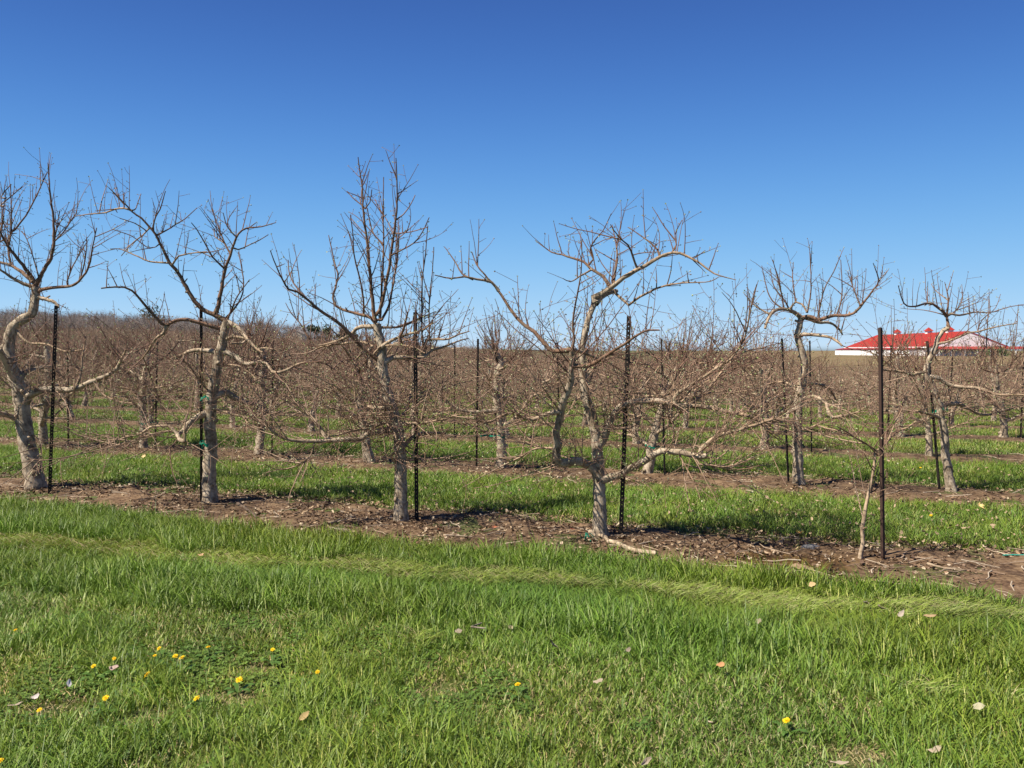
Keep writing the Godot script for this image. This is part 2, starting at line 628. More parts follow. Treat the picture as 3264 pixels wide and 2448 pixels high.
# ------------------------------------------------------------------ grass
func tuft(grain: int, n: int, spread: float, h0: float, h1: float, lean0: float, lean1: float, width: float, tones: Array, heading := -1.0) -> ArrayMesh:
	var rng := RandomNumberGenerator.new()
	rng.seed = grain
	var b := Buf.new()
	for k in n:
		var a := rng.randf() * TAU
		var q := Vector3(cos(a), 0, sin(a)) * spread * sqrt(rng.randf())
		q.y = -0.01
		var way := rng.randf() * TAU if heading < 0.0 else heading + rng.randfn(0.0, 0.7) + (PI if rng.randf() < 0.3 else 0.0)
		var fwd := Vector3(cos(way), 0, sin(way))
		var twist := rng.randf_range(-0.9, 0.9)
		var side := (fwd.cross(Vector3.UP).rotated(fwd, twist * 0.4)).rotated(Vector3.UP, twist)
		var lean := rng.randf_range(lean0, lean1)
		var h := rng.randf_range(h0, h1)
		var w := width * rng.randf_range(0.7, 1.25)
		var col: Color = tones[rng.randi() % tones.size()]
		col = col * rng.randf_range(0.8, 1.2)
		var s := b.v.size()
		var flip := false
		for j in 4:
			var t := j / 3.0
			var th := lean * (0.35 + 1.0 * t)
			var up := fwd * sin(th) + Vector3.UP * cos(th)
			var nn := side.cross(up).normalized()
			if j == 0:
				flip = nn.y < 0
			if flip:
				nn = -nn
			nn = (nn + Vector3.UP * 0.12).normalized()
			var cc := col.lerp(Color(0.2, 0.2, 0.09), 0.35) if j == 0 else col
			if j < 3:
				var ww := w * (1.0 - 0.25 * t * t)
				b.v.append(q - side * ww * 0.5)
				b.v.append(q + side * ww * 0.5)
				b.n.append(nn)
				b.n.append(nn)
				b.c.append(cc)
				b.c.append(cc)
			else:
				b.v.append(q)
				b.n.append(nn)
				b.c.append(cc)
			q += up * h / 3.0
		for f in [0, 1, 2, 1, 3, 2, 2, 3, 4, 3, 5, 4, 4, 5, 6] if flip else [0, 2, 1, 1, 2, 3, 2, 4, 3, 3, 4, 5, 4, 6, 5]:
			b.i.append(s + f)
	return b.mesh(grass_mat)


func clover(grain: int) -> ArrayMesh:
	var rng := RandomNumberGenerator.new()
	rng.seed = grain
	var b := Buf.new()
	for k in 9:
		var a := rng.randf() * TAU
		var q := Vector3(cos(a), 0, sin(a)) * 0.05 * sqrt(rng.randf()) + Vector3(0, rng.randf_range(0.015, 0.04), 0)
		var tilt := Vector3(rng.randf() - 0.5, 1.6, rng.randf() - 0.5).normalized()
		var u := tilt.cross(Vector3.RIGHT).normalized()
		var w := tilt.cross(u)
		var col := Color(0.11, 0.2, 0.04) * rng.randf_range(0.8, 1.3)
		for j in 3:
			var e := a + TAU * j / 3.0
			var out := u * cos(e) + w * sin(e)
			var side := tilt.cross(out)
			var l := rng.randf_range(0.008, 0.013)
			b.quad(q, q + out * l * 0.6 - side * l * 0.5, q + out * l + tilt * 0.002, q + out * l * 0.6 + side * l * 0.5, col)
	return b.mesh(grass_mat)


func bare(p: float, s: float) -> bool:
	var k := roundi((p - ROW_FIRST) / ROW_GAP)
	if k < 0:
		return false
	var ragged := 0.08 * rough_noise.get_noise_2d(p * 60.0, s * 60.0)
	return p > strip_front(k, s) + ragged and p < strip_back(k, s) + ragged


func build_grass() -> void:
	var rng := RandomNumberGenerator.new()
	rng.seed = 4242
	var green := Color(0.125, 0.2, 0.027)
	var deep := Color(0.08, 0.15, 0.023)
	var blue := Color(0.1, 0.18, 0.066)
	var lime := Color(0.195, 0.255, 0.042)
	var straw := Color(0.38, 0.31, 0.16)
	var pale := Color(0.29, 0.335, 0.11)
	var kinds := {
		"tall": [tuft(1, 15, 0.055, 0.08, 0.2, 0.2, 1.15, 0.0042, [green, green, deep, lime, blue, green]), tuft(2, 15, 0.055, 0.06, 0.17, 0.2, 1.25, 0.004, [green, deep, blue, lime, lime, green, pale])],
		"short": [tuft(3, 16, 0.06, 0.035, 0.09, 0.3, 1.35, 0.0038, [green, lime, deep, green, lime, green, blue]), tuft(4, 16, 0.06, 0.03, 0.08, 0.4, 1.4, 0.0038, [green, lime, green, deep, lime, pale, straw])],
		"laid": [tuft(5, 16, 0.06, 0.09, 0.17, 1.05, 1.5, 0.0042, [pale, pale, lime, lime, straw, green], 0.28), tuft(6, 16, 0.06, 0.09, 0.16, 1.0, 1.5, 0.0042, [pale, lime, green, pale, straw, lime], 0.28)],
		"dry": [tuft(7, 14, 0.06, 0.02, 0.05, 0.9, 1.5, 0.0032, [straw, straw, Color(0.25, 0.19, 0.1), pale])],
		"clover": [clover(8), clover(9)],
		"coarse": [tuft(10, 22, 0.13, 0.05, 0.11, 0.1, 0.9, 0.008, [green, green, deep, lime, straw]), tuft(11, 22, 0.13, 0.05, 0.1, 0.1, 1.0, 0.008, [green, deep, lime, lime, pale])],
	}
	var where := {}
	var tint := {}
	for k in kinds:
		for j in kinds[k].size():
			where[[k, j]] = []
			tint[[k, j]] = []
	var dry_spots := [Vector2(-1.3, -4.29), Vector2(-1.33, -3.88), Vector2(-1.98, -3.71), Vector2(0.94, -3.46), Vector2(1.35, -3.3), Vector2(-0.34, -3.94), Vector2(-1.55, -3.64)]
	var put := func(kind: String, q: Vector3, size: float, tall: float, col: Color, turn: float) -> void:
		var key := [kind, rng.randi() % kinds[kind].size()]
		where[key].append(Transform3D(Basis(Vector3.UP, turn).scaled(Vector3(size, size * tall, size)), q))
		tint[key].append(col)
	# the lawn before the nearest row
	var cell := 0.033
	var p := 1.6
	while p < 6.4:
		var s := -1.36 * p - 1.6
		while s < 0.2 * p + 2.2:
			var pp := p + rng.randf() * cell
			var s2 := s + rng.randf() * cell
			s += cell
			if bare(pp, s2):
				continue
			var q := spot(pp, s2)
			if q.z > -2.3 or absf(q.x) > -0.66 * q.z + 0.6:
				continue
			var line := -q.z + 0.28 * q.x
			var n1 := patch_noise.get_noise_2d(q.x * 10.0, q.z * 10.0)
			var n2 := patch_noise.get_noise_2d(q.x * 24.0 + 500.0, q.z * 24.0)
			var n3 := patch_noise.get_noise_2d(q.x * 5.0 - 900.0, q.z * 5.0)
			var tone := 1.0 + 0.3 * n1 + rng.randf_range(-0.15, 0.15)
			var col := Color(tone * (1.0 + 0.25 * n3), tone, tone * (1.0 - 0.2 * n3))
			var turn := rng.randf() * TAU
			var off := line - 5.84 + 0.12 * n1
			var worn := 9.0
			for d in dry_spots:
				worn = minf(worn, Vector2(q.x - d.x, (q.z - d.y) * 1.4).length())
			worn += 0.22 * n2
			if absf(off) < 0.16 + 0.3 * n2 + 0.12 * n1 or line < 5.7 and line > 4.4 and n2 > 0.5:
				if rng.randf() < 0.75:
					put.call("laid", q, rng.randf_range(0.7, 1.1), 1.0, Color(1.0, 1.0, 1.15) * tone, rng.randf_range(-0.5, 0.5))
				if rng.randf() < 0.22:
					put.call("tall", q, 0.7, 0.6, col, turn)
				elif rng.randf() < 0.25:
					put.call("short", q, 1.1, 1.0, col, turn)
			elif line > 4.72 + 0.25 * n2:
				if rng.randf() < 0.72:
					put.call("tall", q, rng.randf_range(0.8, 1.35), rng.randf_range(0.6, 1.0) * (1.0 + 0.5 * n1 + 0.25 * n2) * (0.6 if off < 0.0 and off > -0.55 else 1.0), col, turn)
				elif rng.randf() < 0.5:
					put.call("short", q, 1.1, 1.1, col, turn)
			elif worn < 0.12:
				if rng.randf() < 0.5:
					put.call("dry", q, 1.0, 1.0, Color(1, 1, 1) * rng.randf_range(0.6, 1.1), turn)
				elif rng.randf() < 0.2:
					put.call("short", q, 0.8, 0.8, col, turn)
			else:
				var lush := n1 * 1.3 + 0.5 * n2 + 0.35 * smooth(-3.9, -3.3, q.z)
				if lush > 0.22 and rng.randf() < 0.6:
					put.call("tall", q, rng.randf_range(0.7, 1.1), rng.randf_range(0.55, 0.9), col, turn)
				elif n3 + 0.7 * n2 > 0.12 and rng.randf() < 0.55:
					put.call("clover", q, rng.randf_range(0.8, 1.2), 1.0, col, turn)
				elif rng.randf() < 0.82:
					put.call("short", q, rng.randf_range(0.9, 1.2), rng.randf_range(0.8, 1.2), col, turn)
				else:
					put.call("dry", q, 1.0, 1.0, Color(1, 1, 1) * rng.randf_range(0.5, 1.0), turn)
		p += cell
	# the lanes between the rows, coarser as they recede
	for k in 9:
		var c: float = [0.06, 0.075, 0.1, 0.13, 0.16, 0.2, 0.25, 0.3, 0.36][k]
		var size: float = [1.05, 1.1, 0.8, 0.95, 1.1, 1.25, 1.5, 1.7, 1.9][k]
		p = row_p(k) + 0.2
		while p < row_p(k + 1) - 0.5:
			var s := -1.36 * p - 1.5
			while s < 0.19 * p + 2.0:
				var pp := p + rng.randf() * c
				var s2 := s + rng.randf() * c
				s += c
				var q := spot(pp, s2)
				var x_over := q.x / -q.z
				if absf(x_over) > 0.68 or x_over > 0.12 and q.z < -66.0:
					continue
				var out := bare(pp, s2)
				if out and (rng.randf() > 0.03):
					continue
				var n1 := patch_noise.get_noise_2d(q.x * 8.0, q.z * 8.0)
				var n2 := patch_noise.get_noise_2d(q.x * 20.0 + 500.0, q.z * 20.0)
				var tone := 1.0 + 0.3 * n1 + rng.randf_range(-0.15, 0.15)
				var col := Color(tone * (1.0 + 0.2 * n2), tone, tone * (1.0 - 0.2 * n2))
				var turn := rng.randf() * TAU
				if k < 2:
					var to_edge := minf(pp - strip_back(k, s2), strip_front(k + 1, s2) - pp)
					if to_edge < 0.1 + 0.12 * n1 and rng.randf() < 0.5:
						put.call("dry", q, 1.4, 1.2, Color(1, 1, 1), turn)
					elif rng.randf() < 0.6:
						put.call("tall", q, rng.randf_range(0.8, 1.1) * size, rng.randf_range(0.45, 0.75) * (1.0 + 0.5 * n1), col, turn)
					else:
						put.call("short", q, rng.randf_range(1.1, 1.4) * size, 1.1, col, turn)
				else:
					put.call("coarse", q, size * rng.randf_range(0.8, 1.2), rng.randf_range(0.6, 1.0), col, turn)
			p += c
	var says := {
		"tall": ["tall_grass", "tall lush green grass blades of the lanes and the lawn edge"], "short": ["short_grass", "short mown grass with yellow and green blades"],
		"laid": ["flattened_grass", "pale flattened grass blades lying along the wheel track"], "dry": ["dry_grass", "dry straw coloured grass in the worn patches"],
		"clover": ["clover_patch", "small three leaved clover growing among the short grass"], "coarse": ["lane_grass", "grass of the farther lanes between the tree rows"]}
	var second := ["", ", a second mix of blades among the first"]
	for key in where:
		scatter(says[key[0]][0], kinds[key[0]][key[1]], where[key], tint[key], says[key[0]][1] + second[key[1]], "grass")


# ------------------------------------------------------------------ litter on the soil
func crumpled(grain: int, long: float, wide: float, curl: float) -> ArrayMesh:
	var rng := RandomNumberGenerator.new()
	rng.seed = grain
	var b := Buf.new()
	var n := 4
	for a in n + 1:
		var t := float(a) / n
		var w := wide * (0.25 + 0.75 * sin(PI * clampf(t * 0.9 + 0.08, 0, 1))) * rng.randf_range(0.75, 1.2)
		for j in 3:
			var e := j - 1.0
			b.v.append(Vector3((t - 0.5) * long, curl * long * (0.5 * absf(e) * rng.randf_range(0.5, 1.6) + 0.7 * (t - 0.5) * (t - 0.5) * 4.0 * rng.randf_range(0.4, 1.2)), e * w * 0.5 * rng.randf_range(0.75, 1.1)))
			b.n.append(Vector3(0.15 * rng.randfn(), 1, -0.5 * e * curl * 2.0).normalized())
			b.c.append(Color(1, 1, 1) * rng.randf_range(0.8, 1.1))
	for a in n:
		for j in 2:
			var k := a * 3 + j
			b.i.append_array(PackedInt32Array([k, k + 3, k + 1, k + 1, k + 3, k + 4]))
	return b.mesh(leaf_mat)


func build_litter() -> void:
	var rng := RandomNumberGenerator.new()
	rng.seed = 99
	var tones := [Color(0.34, 0.255, 0.17), Color(0.28, 0.195, 0.125), Color(0.17, 0.108, 0.07), Color(0.11, 0.07, 0.05), Color(0.42, 0.34, 0.25), Color(0.2, 0.125, 0.08)]
	var shapes := [crumpled(1, 0.06, 0.035, 0.25), crumpled(2, 0.045, 0.03, 0.4), crumpled(3, 0.035, 0.03, 0.15)]
	for kind in 3:
		var where := []
		var tint := []
		for k in 4:
			var count: int = [5200, 3000, 900, 600][k]
			var p := row_p(k)
			for j in count:
				var s := rng.randf_range(-1.36 * p - 1.0, 0.19 * p + 2.0)
				var f := strip_front(k, s)
				var e := strip_back(k, s)
				var t := rng.randf()
				var pp := lerpf(f, e + 0.1, t)
				if j % 9 == 0 and k < 3:
					var lane := spot(rng.randf_range(e, p + 2.6), s, rng.randf_range(0.03, 0.08))
					where.append(Transform3D(Basis.from_euler(Vector3(rng.randfn() * 0.6, rng.randf() * TAU, rng.randfn() * 0.6)).scaled(Vector3.ONE * rng.randf_range(0.4, 0.8)), lane))
					tint.append(tones[[0, 1, 4][j % 3]] * rng.randf_range(0.7, 1.0))
					continue
				var thick := 0.5 + 0.9 * patch_noise.get_noise_2d(pp * 14.0, s * 14.0)
				if k == 0 and s > 0.3:
					thick -= 0.35 * smooth(0.95, 0.6, t)
				thick += 0.35 * smooth(0.7, 1.0, t)
				if rng.randf() > thick:
					continue
				var q := spot(pp, s, 0.018 + 0.012 * rng.randf())
				var size := rng.randf_range(0.35, 0.9)
				where.append(Transform3D(Basis.from_euler(Vector3(rng.randfn() * 0.35, rng.randf() * TAU, rng.randfn() * 0.35)).scaled(Vector3.ONE * size), q))
				tint.append(tones[rng.randi() % tones.size()] * rng.randf_range(0.75, 1.1))
		scatter("leaf_litter", shapes[kind], where, tint, ["long curled dead leaves", "small tightly curled dead leaves", "flat broken bits of dead leaf"][kind] + " strewn over the soil strips and lanes", "dead leaves")
	# prunings: short cut twigs on the soil
	var b := Buf.new()
	for side in 5:
		b.c.clear()
	b = Buf.new()
	tube(b, PackedVector3Array([Vector3(-0.09, 0, 0), Vector3(-0.03, 0.006, 0.008), Vector3(0.04, 0.003, -0.006), Vector3(0.1, 0.008, 0.004)]), PackedFloat32Array([0.0045, 0.004, 0.0032, 0.002]), 5)
	for k in b.c.size():
		b.c[k] = Color(1, 1, 1)
	var twig := b.mesh(leaf_mat)
	var where := []
	var tint := []
	for k in 3:
		var p := row_p(k)
		for j in [620, 420, 200][k]:
			var s := rng.randf_range(-1.36 * p - 1.0, 0.19 * p + 2.0)
			var q := spot(rng.randf_range(strip_front(k, s), strip_back(k, s)), s, 0.024)
			var size := rng.randf_range(0.4, 1.5)
			where.append(Transform3D(Basis.from_euler(Vector3(0, rng.randf() * TAU, rng.randfn() * 0.12)).scaled(Vector3(size, size * 0.8, size * 0.8)), q))
			tint.append([Color(0.34, 0.26, 0.19), Color(0.2, 0.14, 0.1), Color(0.42, 0.35, 0.27)][rng.randi() % 3] * rng.randf_range(0.7, 1.1))
	scatter("twig_litter", twig, where, tint, "cut twigs and prunings scattered over the soil strips", "twigs")
	# crumbs of soil
	b = Buf.new()
	var ico := SphereMesh.new()
	ico.radius = 0.5
	ico.height = 0.8
	ico.radial_segments = 6
	ico.rings = 3
	ico.material = leaf_mat
	where = []
	tint = []
	for k in 2:
		var p := row_p(k)
		for j in [5200, 2400][k]:
			var s := rng.randf_range(-1.36 * p - 1.0, 0.19 * p + 2.0)
			var q := spot(rng.randf_range(strip_front(k, s), strip_back(k, s)), s, 0.012)
			var size := 0.006 + 0.022 * pow(rng.randf(), 3.0)
			where.append(Transform3D(Basis.from_euler(Vector3(rng.randf(), rng.randf() * TAU, rng.randf())).scaled(Vector3(size, size * 0.7, size * 1.2)), q))
			tint.append(Color(0.17, 0.117, 0.083) * rng.randf_range(0.6, 1.4))
	scatter("soil_crumbs", ico, where, tint, "small clods and crumbs of brown soil on the bare strips", "soil")


# ------------------------------------------------------------------ stakes and ties
func angle_stake(tall: float, wide: float) -> ArrayMesh:
	# an angle iron: one flange punched with a row of holes, the other plain
	var b := Buf.new()
	var col := Color(1, 1, 1)
	var th := 0.004
	var hw := 0.0034
	b.box(Vector3(-wide / 2, -0.3, 0), Vector3(-hw, tall, th), col)
	b.box(Vector3(hw, -0.3, 0), Vector3(wide / 2, tall, th), col)
	b.box(Vector3(wide / 2 - th, -0.3, -wide), Vector3(wide / 2, tall, -0.0005), col)
	var y := 0.04
	b.box(Vector3(-hw, -0.3, 0), Vector3(hw, y, th), col)
	while y + 0.038 < tall:
		b.box(Vector3(-hw, y + 0.009, 0), Vector3(hw, minf(y + 0.038, tall), th), col)
		y += 0.038
	b.box(Vector3(-hw, y, 0), Vector3(hw, tall, th), col)
	var m := b.mesh(steel)
	return m


func stake(at: Vector3, tall: float, tilt: Vector2, turn: float, label: String, group := "", wide := 0.036) -> void:
	var o := single("steel_stake", angle_stake(tall, wide), at, label, "stake", group)
	var up := Vector3(tilt.x, tall, tilt.y).normalized()
	var fwd := Vector3(sin(turn), 0, cos(turn))
	var x := up.cross(fwd).normalized()
	o.basis = Basis(x, up, x.cross(up))


func tie(center: Vector3, to: Vector3, r: float, wide: float, label: String) -> void:
	# a plastic ribbon looped round a trunk and a stake
	var b := Buf.new()
	var long := to - center
	long.y = 0
	var f := long.normalized()
	var e := Vector3(-f.z, 0, f.x)
	var col := Color(0.008, 0.21, 0.13)
	var ring := []
	for k in 24:
		var a := TAU * k / 24.0
		var c := cos(a)
		var q := e * sin(a) * lerpf(r, 0.022, smooth(0.2, 0.9, c)) + f * (c * r if c < 0.0 else c * (long.length() + 0.02))
		q.y = 0.012 * sin(a * 3.0) + 0.008 * sin(a * 7.0 + 1.0) + (to.y - center.y) * smooth(-0.2, 0.9, c)
		ring.append(q)
	for k in 24:
		var a: Vector3 = ring[k]
		var d: Vector3 = ring[(k + 1) % 24]
		var w0 := wide * (0.7 + 0.3 * sin(k * 1.3))
		var w1 := wide * (0.7 + 0.3 * sin(((k + 1) % 24) * 1.3))
		b.quad(a - Vector3(0, w0 / 2, 0), d - Vector3(0, w1 / 2, 0), d + Vector3(0, w1 / 2, 0), a + Vector3(0, w0 / 2, 0), col)
	b.quad(to - center + e * 0.02, to - center + e * 0.035 + Vector3(0, -0.07, 0.01), to - center + e * 0.015 + Vector3(0, -0.08, 0.015), to - center, col)
	single("plant_tie", b.mesh(plain(col, 0.4, true)), center, label, "tie", "green plastic ties holding trees to stakes")


# ------------------------------------------------------------------ small things
func dandelion(grain: int, x: float, z: float, size: float, label: String) -> void:
	size *= 0.88
	var rng := RandomNumberGenerator.new()
	rng.seed = grain
	var o := thing("dandelion", on_land(x, z), label, "dandelion", "dandelions in bloom in the grass")
	var high := rng.randf_range(0.055, 0.085)
	var top := Vector3(rng.randfn() * 0.008, high, rng.randfn() * 0.008)
	var b := Buf.new()
	tube(b, PackedVector3Array([Vector3(0, -0.01, 0), top * 0.5 + Vector3(0.003, 0, 0), top]), PackedFloat32Array([0.002, 0.0018, 0.002]), 6)
	for k in b.c.size():
		b.c[k] = Color(0.19, 0.22, 0.09)
	part("stem", b.mesh(leaf_mat), o)
	b = Buf.new()
	var face := Vector3(rng.randfn() * 0.25 - 0.25, 1, rng.randfn() * 0.2 + 0.4).normalized()
	var u := face.cross(Vector3.RIGHT).normalized()
	var w := face.cross(u)
	for ring in 4:
		var n: int = [20, 17, 13, 8][ring]
		var l: float = [0.02, 0.017, 0.0125, 0.008][ring] * size
		var rise: float = [0.0, 0.2, 0.5, 1.1][ring]
		for k in n:
			var a := TAU * (k + 0.5 * ring) / n + rng.randfn() * 0.08
			var out := (u * cos(a) + w * sin(a)) + face * (rise + rng.randfn() * 0.1)
			out = out.normalized() * l * rng.randf_range(0.85, 1.1)
			var side := face.cross(out).normalized() * 0.0024 * size
			var col := Color(0.75, 0.52, 0.01) if ring < 2 else Color(0.72, 0.43, 0.006)
			b.quad(top, top + out * 0.6 - side, top + out, top + out * 0.6 + side, col)
	part("flower_head", b.mesh(leaf_mat), o)
	for k in 5:
		b = Buf.new()
		var a := TAU * k / 5.0 + rng.randf()
		var out := Vector3(cos(a), 0, sin(a))
		var side := Vector3(-sin(a), 0, cos(a))
		var l := rng.randf_range(0.06, 0.1)
		var col := Color(0.075, 0.15, 0.03)
		for j in 4:
			var t0 := j / 4.0
			var t1 := (j + 1) / 4.0
			var w0 := 0.004 + 0.009 * t0
			var w1 := 0.004 + 0.009 * t1 if j < 3 else 0.001
			var y0 := 0.008 + 0.03 * sin(t0 * 2.4)
			var y1 := 0.008 + 0.03 * sin(t1 * 2.4)
			b.quad(out * l * t0 + Vector3(0, y0, 0) + side * w0, out * l * t0 + Vector3(0, y0, 0) - side * w0, out * l * t1 + Vector3(0, y1, 0) - side * w1 * 1.6, out * l * t1 + Vector3(0, y1, 0) + side * w1 * 1.6, col)
		part("leaf", b.mesh(grass_mat), o)


func lobed(grain: int, size: float, col: Color) -> ArrayMesh:
	# a maple leaf: five pointed lobes, curled
	var rng := RandomNumberGenerator.new()
	rng.seed = grain
	var b := Buf.new()
	var rim := []
	var reach := [0.25, 0.62, 0.42, 0.85, 0.5, 1.0, 0.5, 0.85, 0.42, 0.62, 0.25]
	for k in reach.size():
		var a := -PI * 0.5 + 0.35 + (TAU - 0.7) * k / (reach.size() - 1.0)
		var l: float = reach[k] * size * rng.randf_range(0.9, 1.1)
		rim.append(Vector3(cos(a) * l, 0.35 * l * l / size + 0.12 * size * rng.randf(), sin(a) * l))
	for k in rim.size() - 1:
		b.tri(Vector3.ZERO, rim[k + 1], rim[k], col * rng.randf_range(0.85, 1.1))
	b.quad(Vector3(-0.002, 0, 0), Vector3(0.002, 0, 0), Vector3(0.002, 0.01, -size * 0.7), Vector3(-0.002, 0.01, -size * 0.7), col * 0.7)
	return b.mesh(leaf_mat)


func tinted(grain: int, long: float, wide: float, curl: float, col: Color) -> ArrayMesh:
	var m := crumpled(grain, long, wide, curl)
	var a := m.surface_get_arrays(0)
	var c: PackedColorArray = a[Mesh.ARRAY_COLOR]
	for k in c.size():
		c[k] = Color(c[k].r * col.r, c[k].g * col.g, c[k].b * col.b)
	a[Mesh.ARRAY_COLOR] = c
	var out := ArrayMesh.new()
	out.add_surface_from_arrays(Mesh.PRIMITIVE_TRIANGLES, a)
	out.surface_set_material(0, leaf_mat)
	return out


func stick(called: String, path: Array, r0: float, r1: float, label: String, pale := Color(0.36, 0.29, 0.215)) -> void:
	var first: Vector2 = path[0]
	var origin := on_land(first.x, first.y, 0.0)
	var p := PackedVector3Array()
	for q in path:
		p.append(on_land(q.x, q.y, 0.03) - origin)
	var s := [0]
	add_stem(s, p, r0, r1)
	var b := Buf.new()
	tube(b, s[1].p, s[1].r, 8, 0.2, true)
	for k in b.c.size():
		b.c[k] = pale * (b.c[k].g / 0.28)
	single(called, b.mesh(bark), origin, label, "stick")


func dry_leaf(x: float, z: float, lift: float, mesh: Mesh, tip: Vector3, label: String) -> void:
	var o := single("dry_leaf", mesh, on_land(x, z, lift), label, "leaf", "single dry leaves lying about")
	o.rotation = tip
	o.scale = Vector3.ONE * 0.68


func build_small_things() -> void:
	dandelion(1, -1.81, -4.37, 0.8, "small dandelion at the far end of the close cluster, just behind its neighbour")
	dandelion(2, -1.79, -4.24, 0.6, "tiny dandelion tucked just in front of the far one of the cluster")
	dandelion(3, -1.69, -4.27, 0.95, "dandelion of the touching pair that stands farther away")
	dandelion(4, -1.64, -4.2, 0.95, "dandelion of the touching pair that stands nearer")
	dandelion(5, -1.58, -4.41, 0.8, "dandelion standing alone farthest off, beyond the touching pair")
	dandelion(6, -1.23, -4.35, 0.75, "orange tinged dandelion beyond the brown worn patch")
	dandelion(7, -0.94, -4.07, 0.75, "small dandelion beside the brown worn patch, on its far side from the cluster")
	dandelion(8, -1.28, -3.95, 1.1, "big bright dandelion at the near edge of the brown worn patch")
	dandelion(9, -1.73, -3.97, 1.2, "largest dandelion, standing alone in a thick grass tuft")
	dandelion(10, -1.79, -3.72, 0.95, "dandelion bent over in the short grass in front of the largest one")
	dandelion(11, -2.01, -4.09, 0.8, "side view dandelion near a pale crumpled leaf")
	dandelion(12, -1.97, -4.17, 0.65, "very small dandelion above the side view one")
	dandelion(13, -1.4, -3.79, 0.95, "ragged dandelion on bare earth between the worn patches")
	dandelion(14, -1.99, -3.56, 0.75, "dandelion by the dry bare spot near the lawn's outer corner")
	dandelion(15, -1.91, -3.16, 0.8, "nearest dandelion of all, cut by the picture's edge")
	dandelion(16, 0.03, -3.89, 0.95, "lone dandelion in the middle of the lawn")
	dandelion(17, 1.15, -3.52, 1.1, "lone round dandelion among clover below the sapling")
	dandelion(18, -2.7, -4.63, 0.6, "small dandelion at the edge of the lawn beyond all the clusters")
	dandelion(19, 5.3, -11.07, 0.9, "dandelion far off in the lane behind the second row")
	dandelion(20, 3.86, -7.88, 0.9, "dandelion in the lane behind the sapling's stake")
	var tan := Color(0.33, 0.235, 0.14)
	var ash := Color(0.3, 0.25, 0.19)
	dry_leaf(4.56, -8.33, 0.09, lobed(1, 0.085, Color(0.66, 0.47, 0.2)), Vector3(0.9, 0.6, 0.1), "large yellow tan maple leaf lying on the lane grass beyond the sapling")
	dry_leaf(1.9, -5.36, 0.13, tinted(11, 0.11, 0.05, 0.12, Color(0.56, 0.4, 0.22)), Vector3(1.2, 0.1, 1.45), "tan leaf standing upright in the tall grass in front of the mossy soil")
	dry_leaf(2.11, -5.07, 0.09, tinted(12, 0.1, 0.055, 0.2, ash), Vector3(0.2, 0.8, -0.3), "pale crumpled leaf with a folded edge in the tall grass")
	dry_leaf(2.17, -5.0, 0.08, tinted(13, 0.08, 0.05, 0.3, ash * 0.75), Vector3(0.4, 2.0, 0.2), "brownish crumpled leaf touching the pale folded one")
	dry_leaf(2.22, -4.84, 0.09, tinted(14, 0.07, 0.04, 0.4, Color(0.3, 0.26, 0.22)), Vector3(0.5, 0.6, 0.7), "grey brown curled leaf in the flattened grass")
	dry_leaf(2.36, -4.79, 0.09, tinted(15, 0.12, 0.035, 0.15, tan), Vector3(0.3, 0.1, 0.05), "long tan leaf lying level on the flattened grass")
	dry_leaf(1.36, -4.67, 0.11, tinted(16, 0.06, 0.04, 0.2, ash), Vector3(0.9, 0.5, 1.2), "small pale leaf on edge in the thick dark grass")
	dry_leaf(1.0, -4.06, 0.07, tinted(17, 0.06, 0.05, 0.3, Color(0.42, 0.23, 0.11)), Vector3(0.4, 0.3, 0.2), "rusty orange leaf at the foot of the thick grass")
	dry_leaf(1.63, -3.26, 0.05, tinted(18, 0.1, 0.045, 0.25, ash * 1.15), Vector3(0.2, 0.3, 0.1), "big cupped pale leaf on the near lawn beside bare earth")
	dry_leaf(1.24, -3.19, 0.045, tinted(19, 0.1, 0.03, 0.12, ash * 1.1), Vector3(0.15, -0.1, 0.0), "long whitish leaf lying flat on the bare earth")
	dry_leaf(1.36, -3.2, 0.045, tinted(33, 0.05, 0.035, 0.2, ash), Vector3(0.3, 1.3, 0.0), "short whitish leaf beside the long flat one")
	dry_leaf(1.99, -3.59, 0.09, tinted(20, 0.1, 0.045, 0.15, Color(0.45, 0.42, 0.3)), Vector3(1.1, 0.0, 1.3), "greenish pale leaf half sunk upright in the near grass")
	dry_leaf(0.84, -3.5, 0.05, tinted(21, 0.06, 0.02, 0.5, ash), Vector3(0.3, -0.5, 0.5), "tightly rolled pale leaf with a dark stalk")
	dry_leaf(0.59, -4.31, 0.07, tinted(22, 0.05, 0.04, 0.3, ash), Vector3(0.5, 1.0, 0.3), "small pinkish leaf at the edge of the bluish grass")
	dry_leaf(0.21, -4.37, 0.08, tinted(23, 0.085, 0.03, 0.3, ash), Vector3(0.4, 2.4, 0.5), "slender twisted leaf in the middle of the lawn")
	dry_leaf(-0.29, -4.6, 0.08, tinted(24, 0.06, 0.05, 0.2, ash * 0.8), Vector3(0.6, 0.2, 0.1), "dull round leaf next to the bent stick in the grass")
	dry_leaf(-0.01, -4.67, 0.08, tinted(25, 0.055, 0.045, 0.2, Color(0.42, 0.36, 0.22)), Vector3(0.6, 1.2, 0.1), "yellow brown leaf behind the slender twisted one")
	dry_leaf(0.4, -3.93, 0.06, tinted(26, 0.07, 0.045, 0.2, ash), Vector3(0.3, 0.4, 0.2), "pale leaf at the edge of the flattened swirl of grass")
	dry_leaf(0.5, -3.16, 0.06, tinted(27, 0.07, 0.03, 0.35, ash * 1.1), Vector3(0.8, 0.9, 0.6), "pale curled leaf in the nearest tufts")
	dry_leaf(-1.92, -4.09, 0.06, tinted(28, 0.06, 0.045, 0.45, Color(0.4, 0.3, 0.26)), Vector3(0.6, 0.4, 0.2), "purplish brown crumpled leaf beside the dandelions")
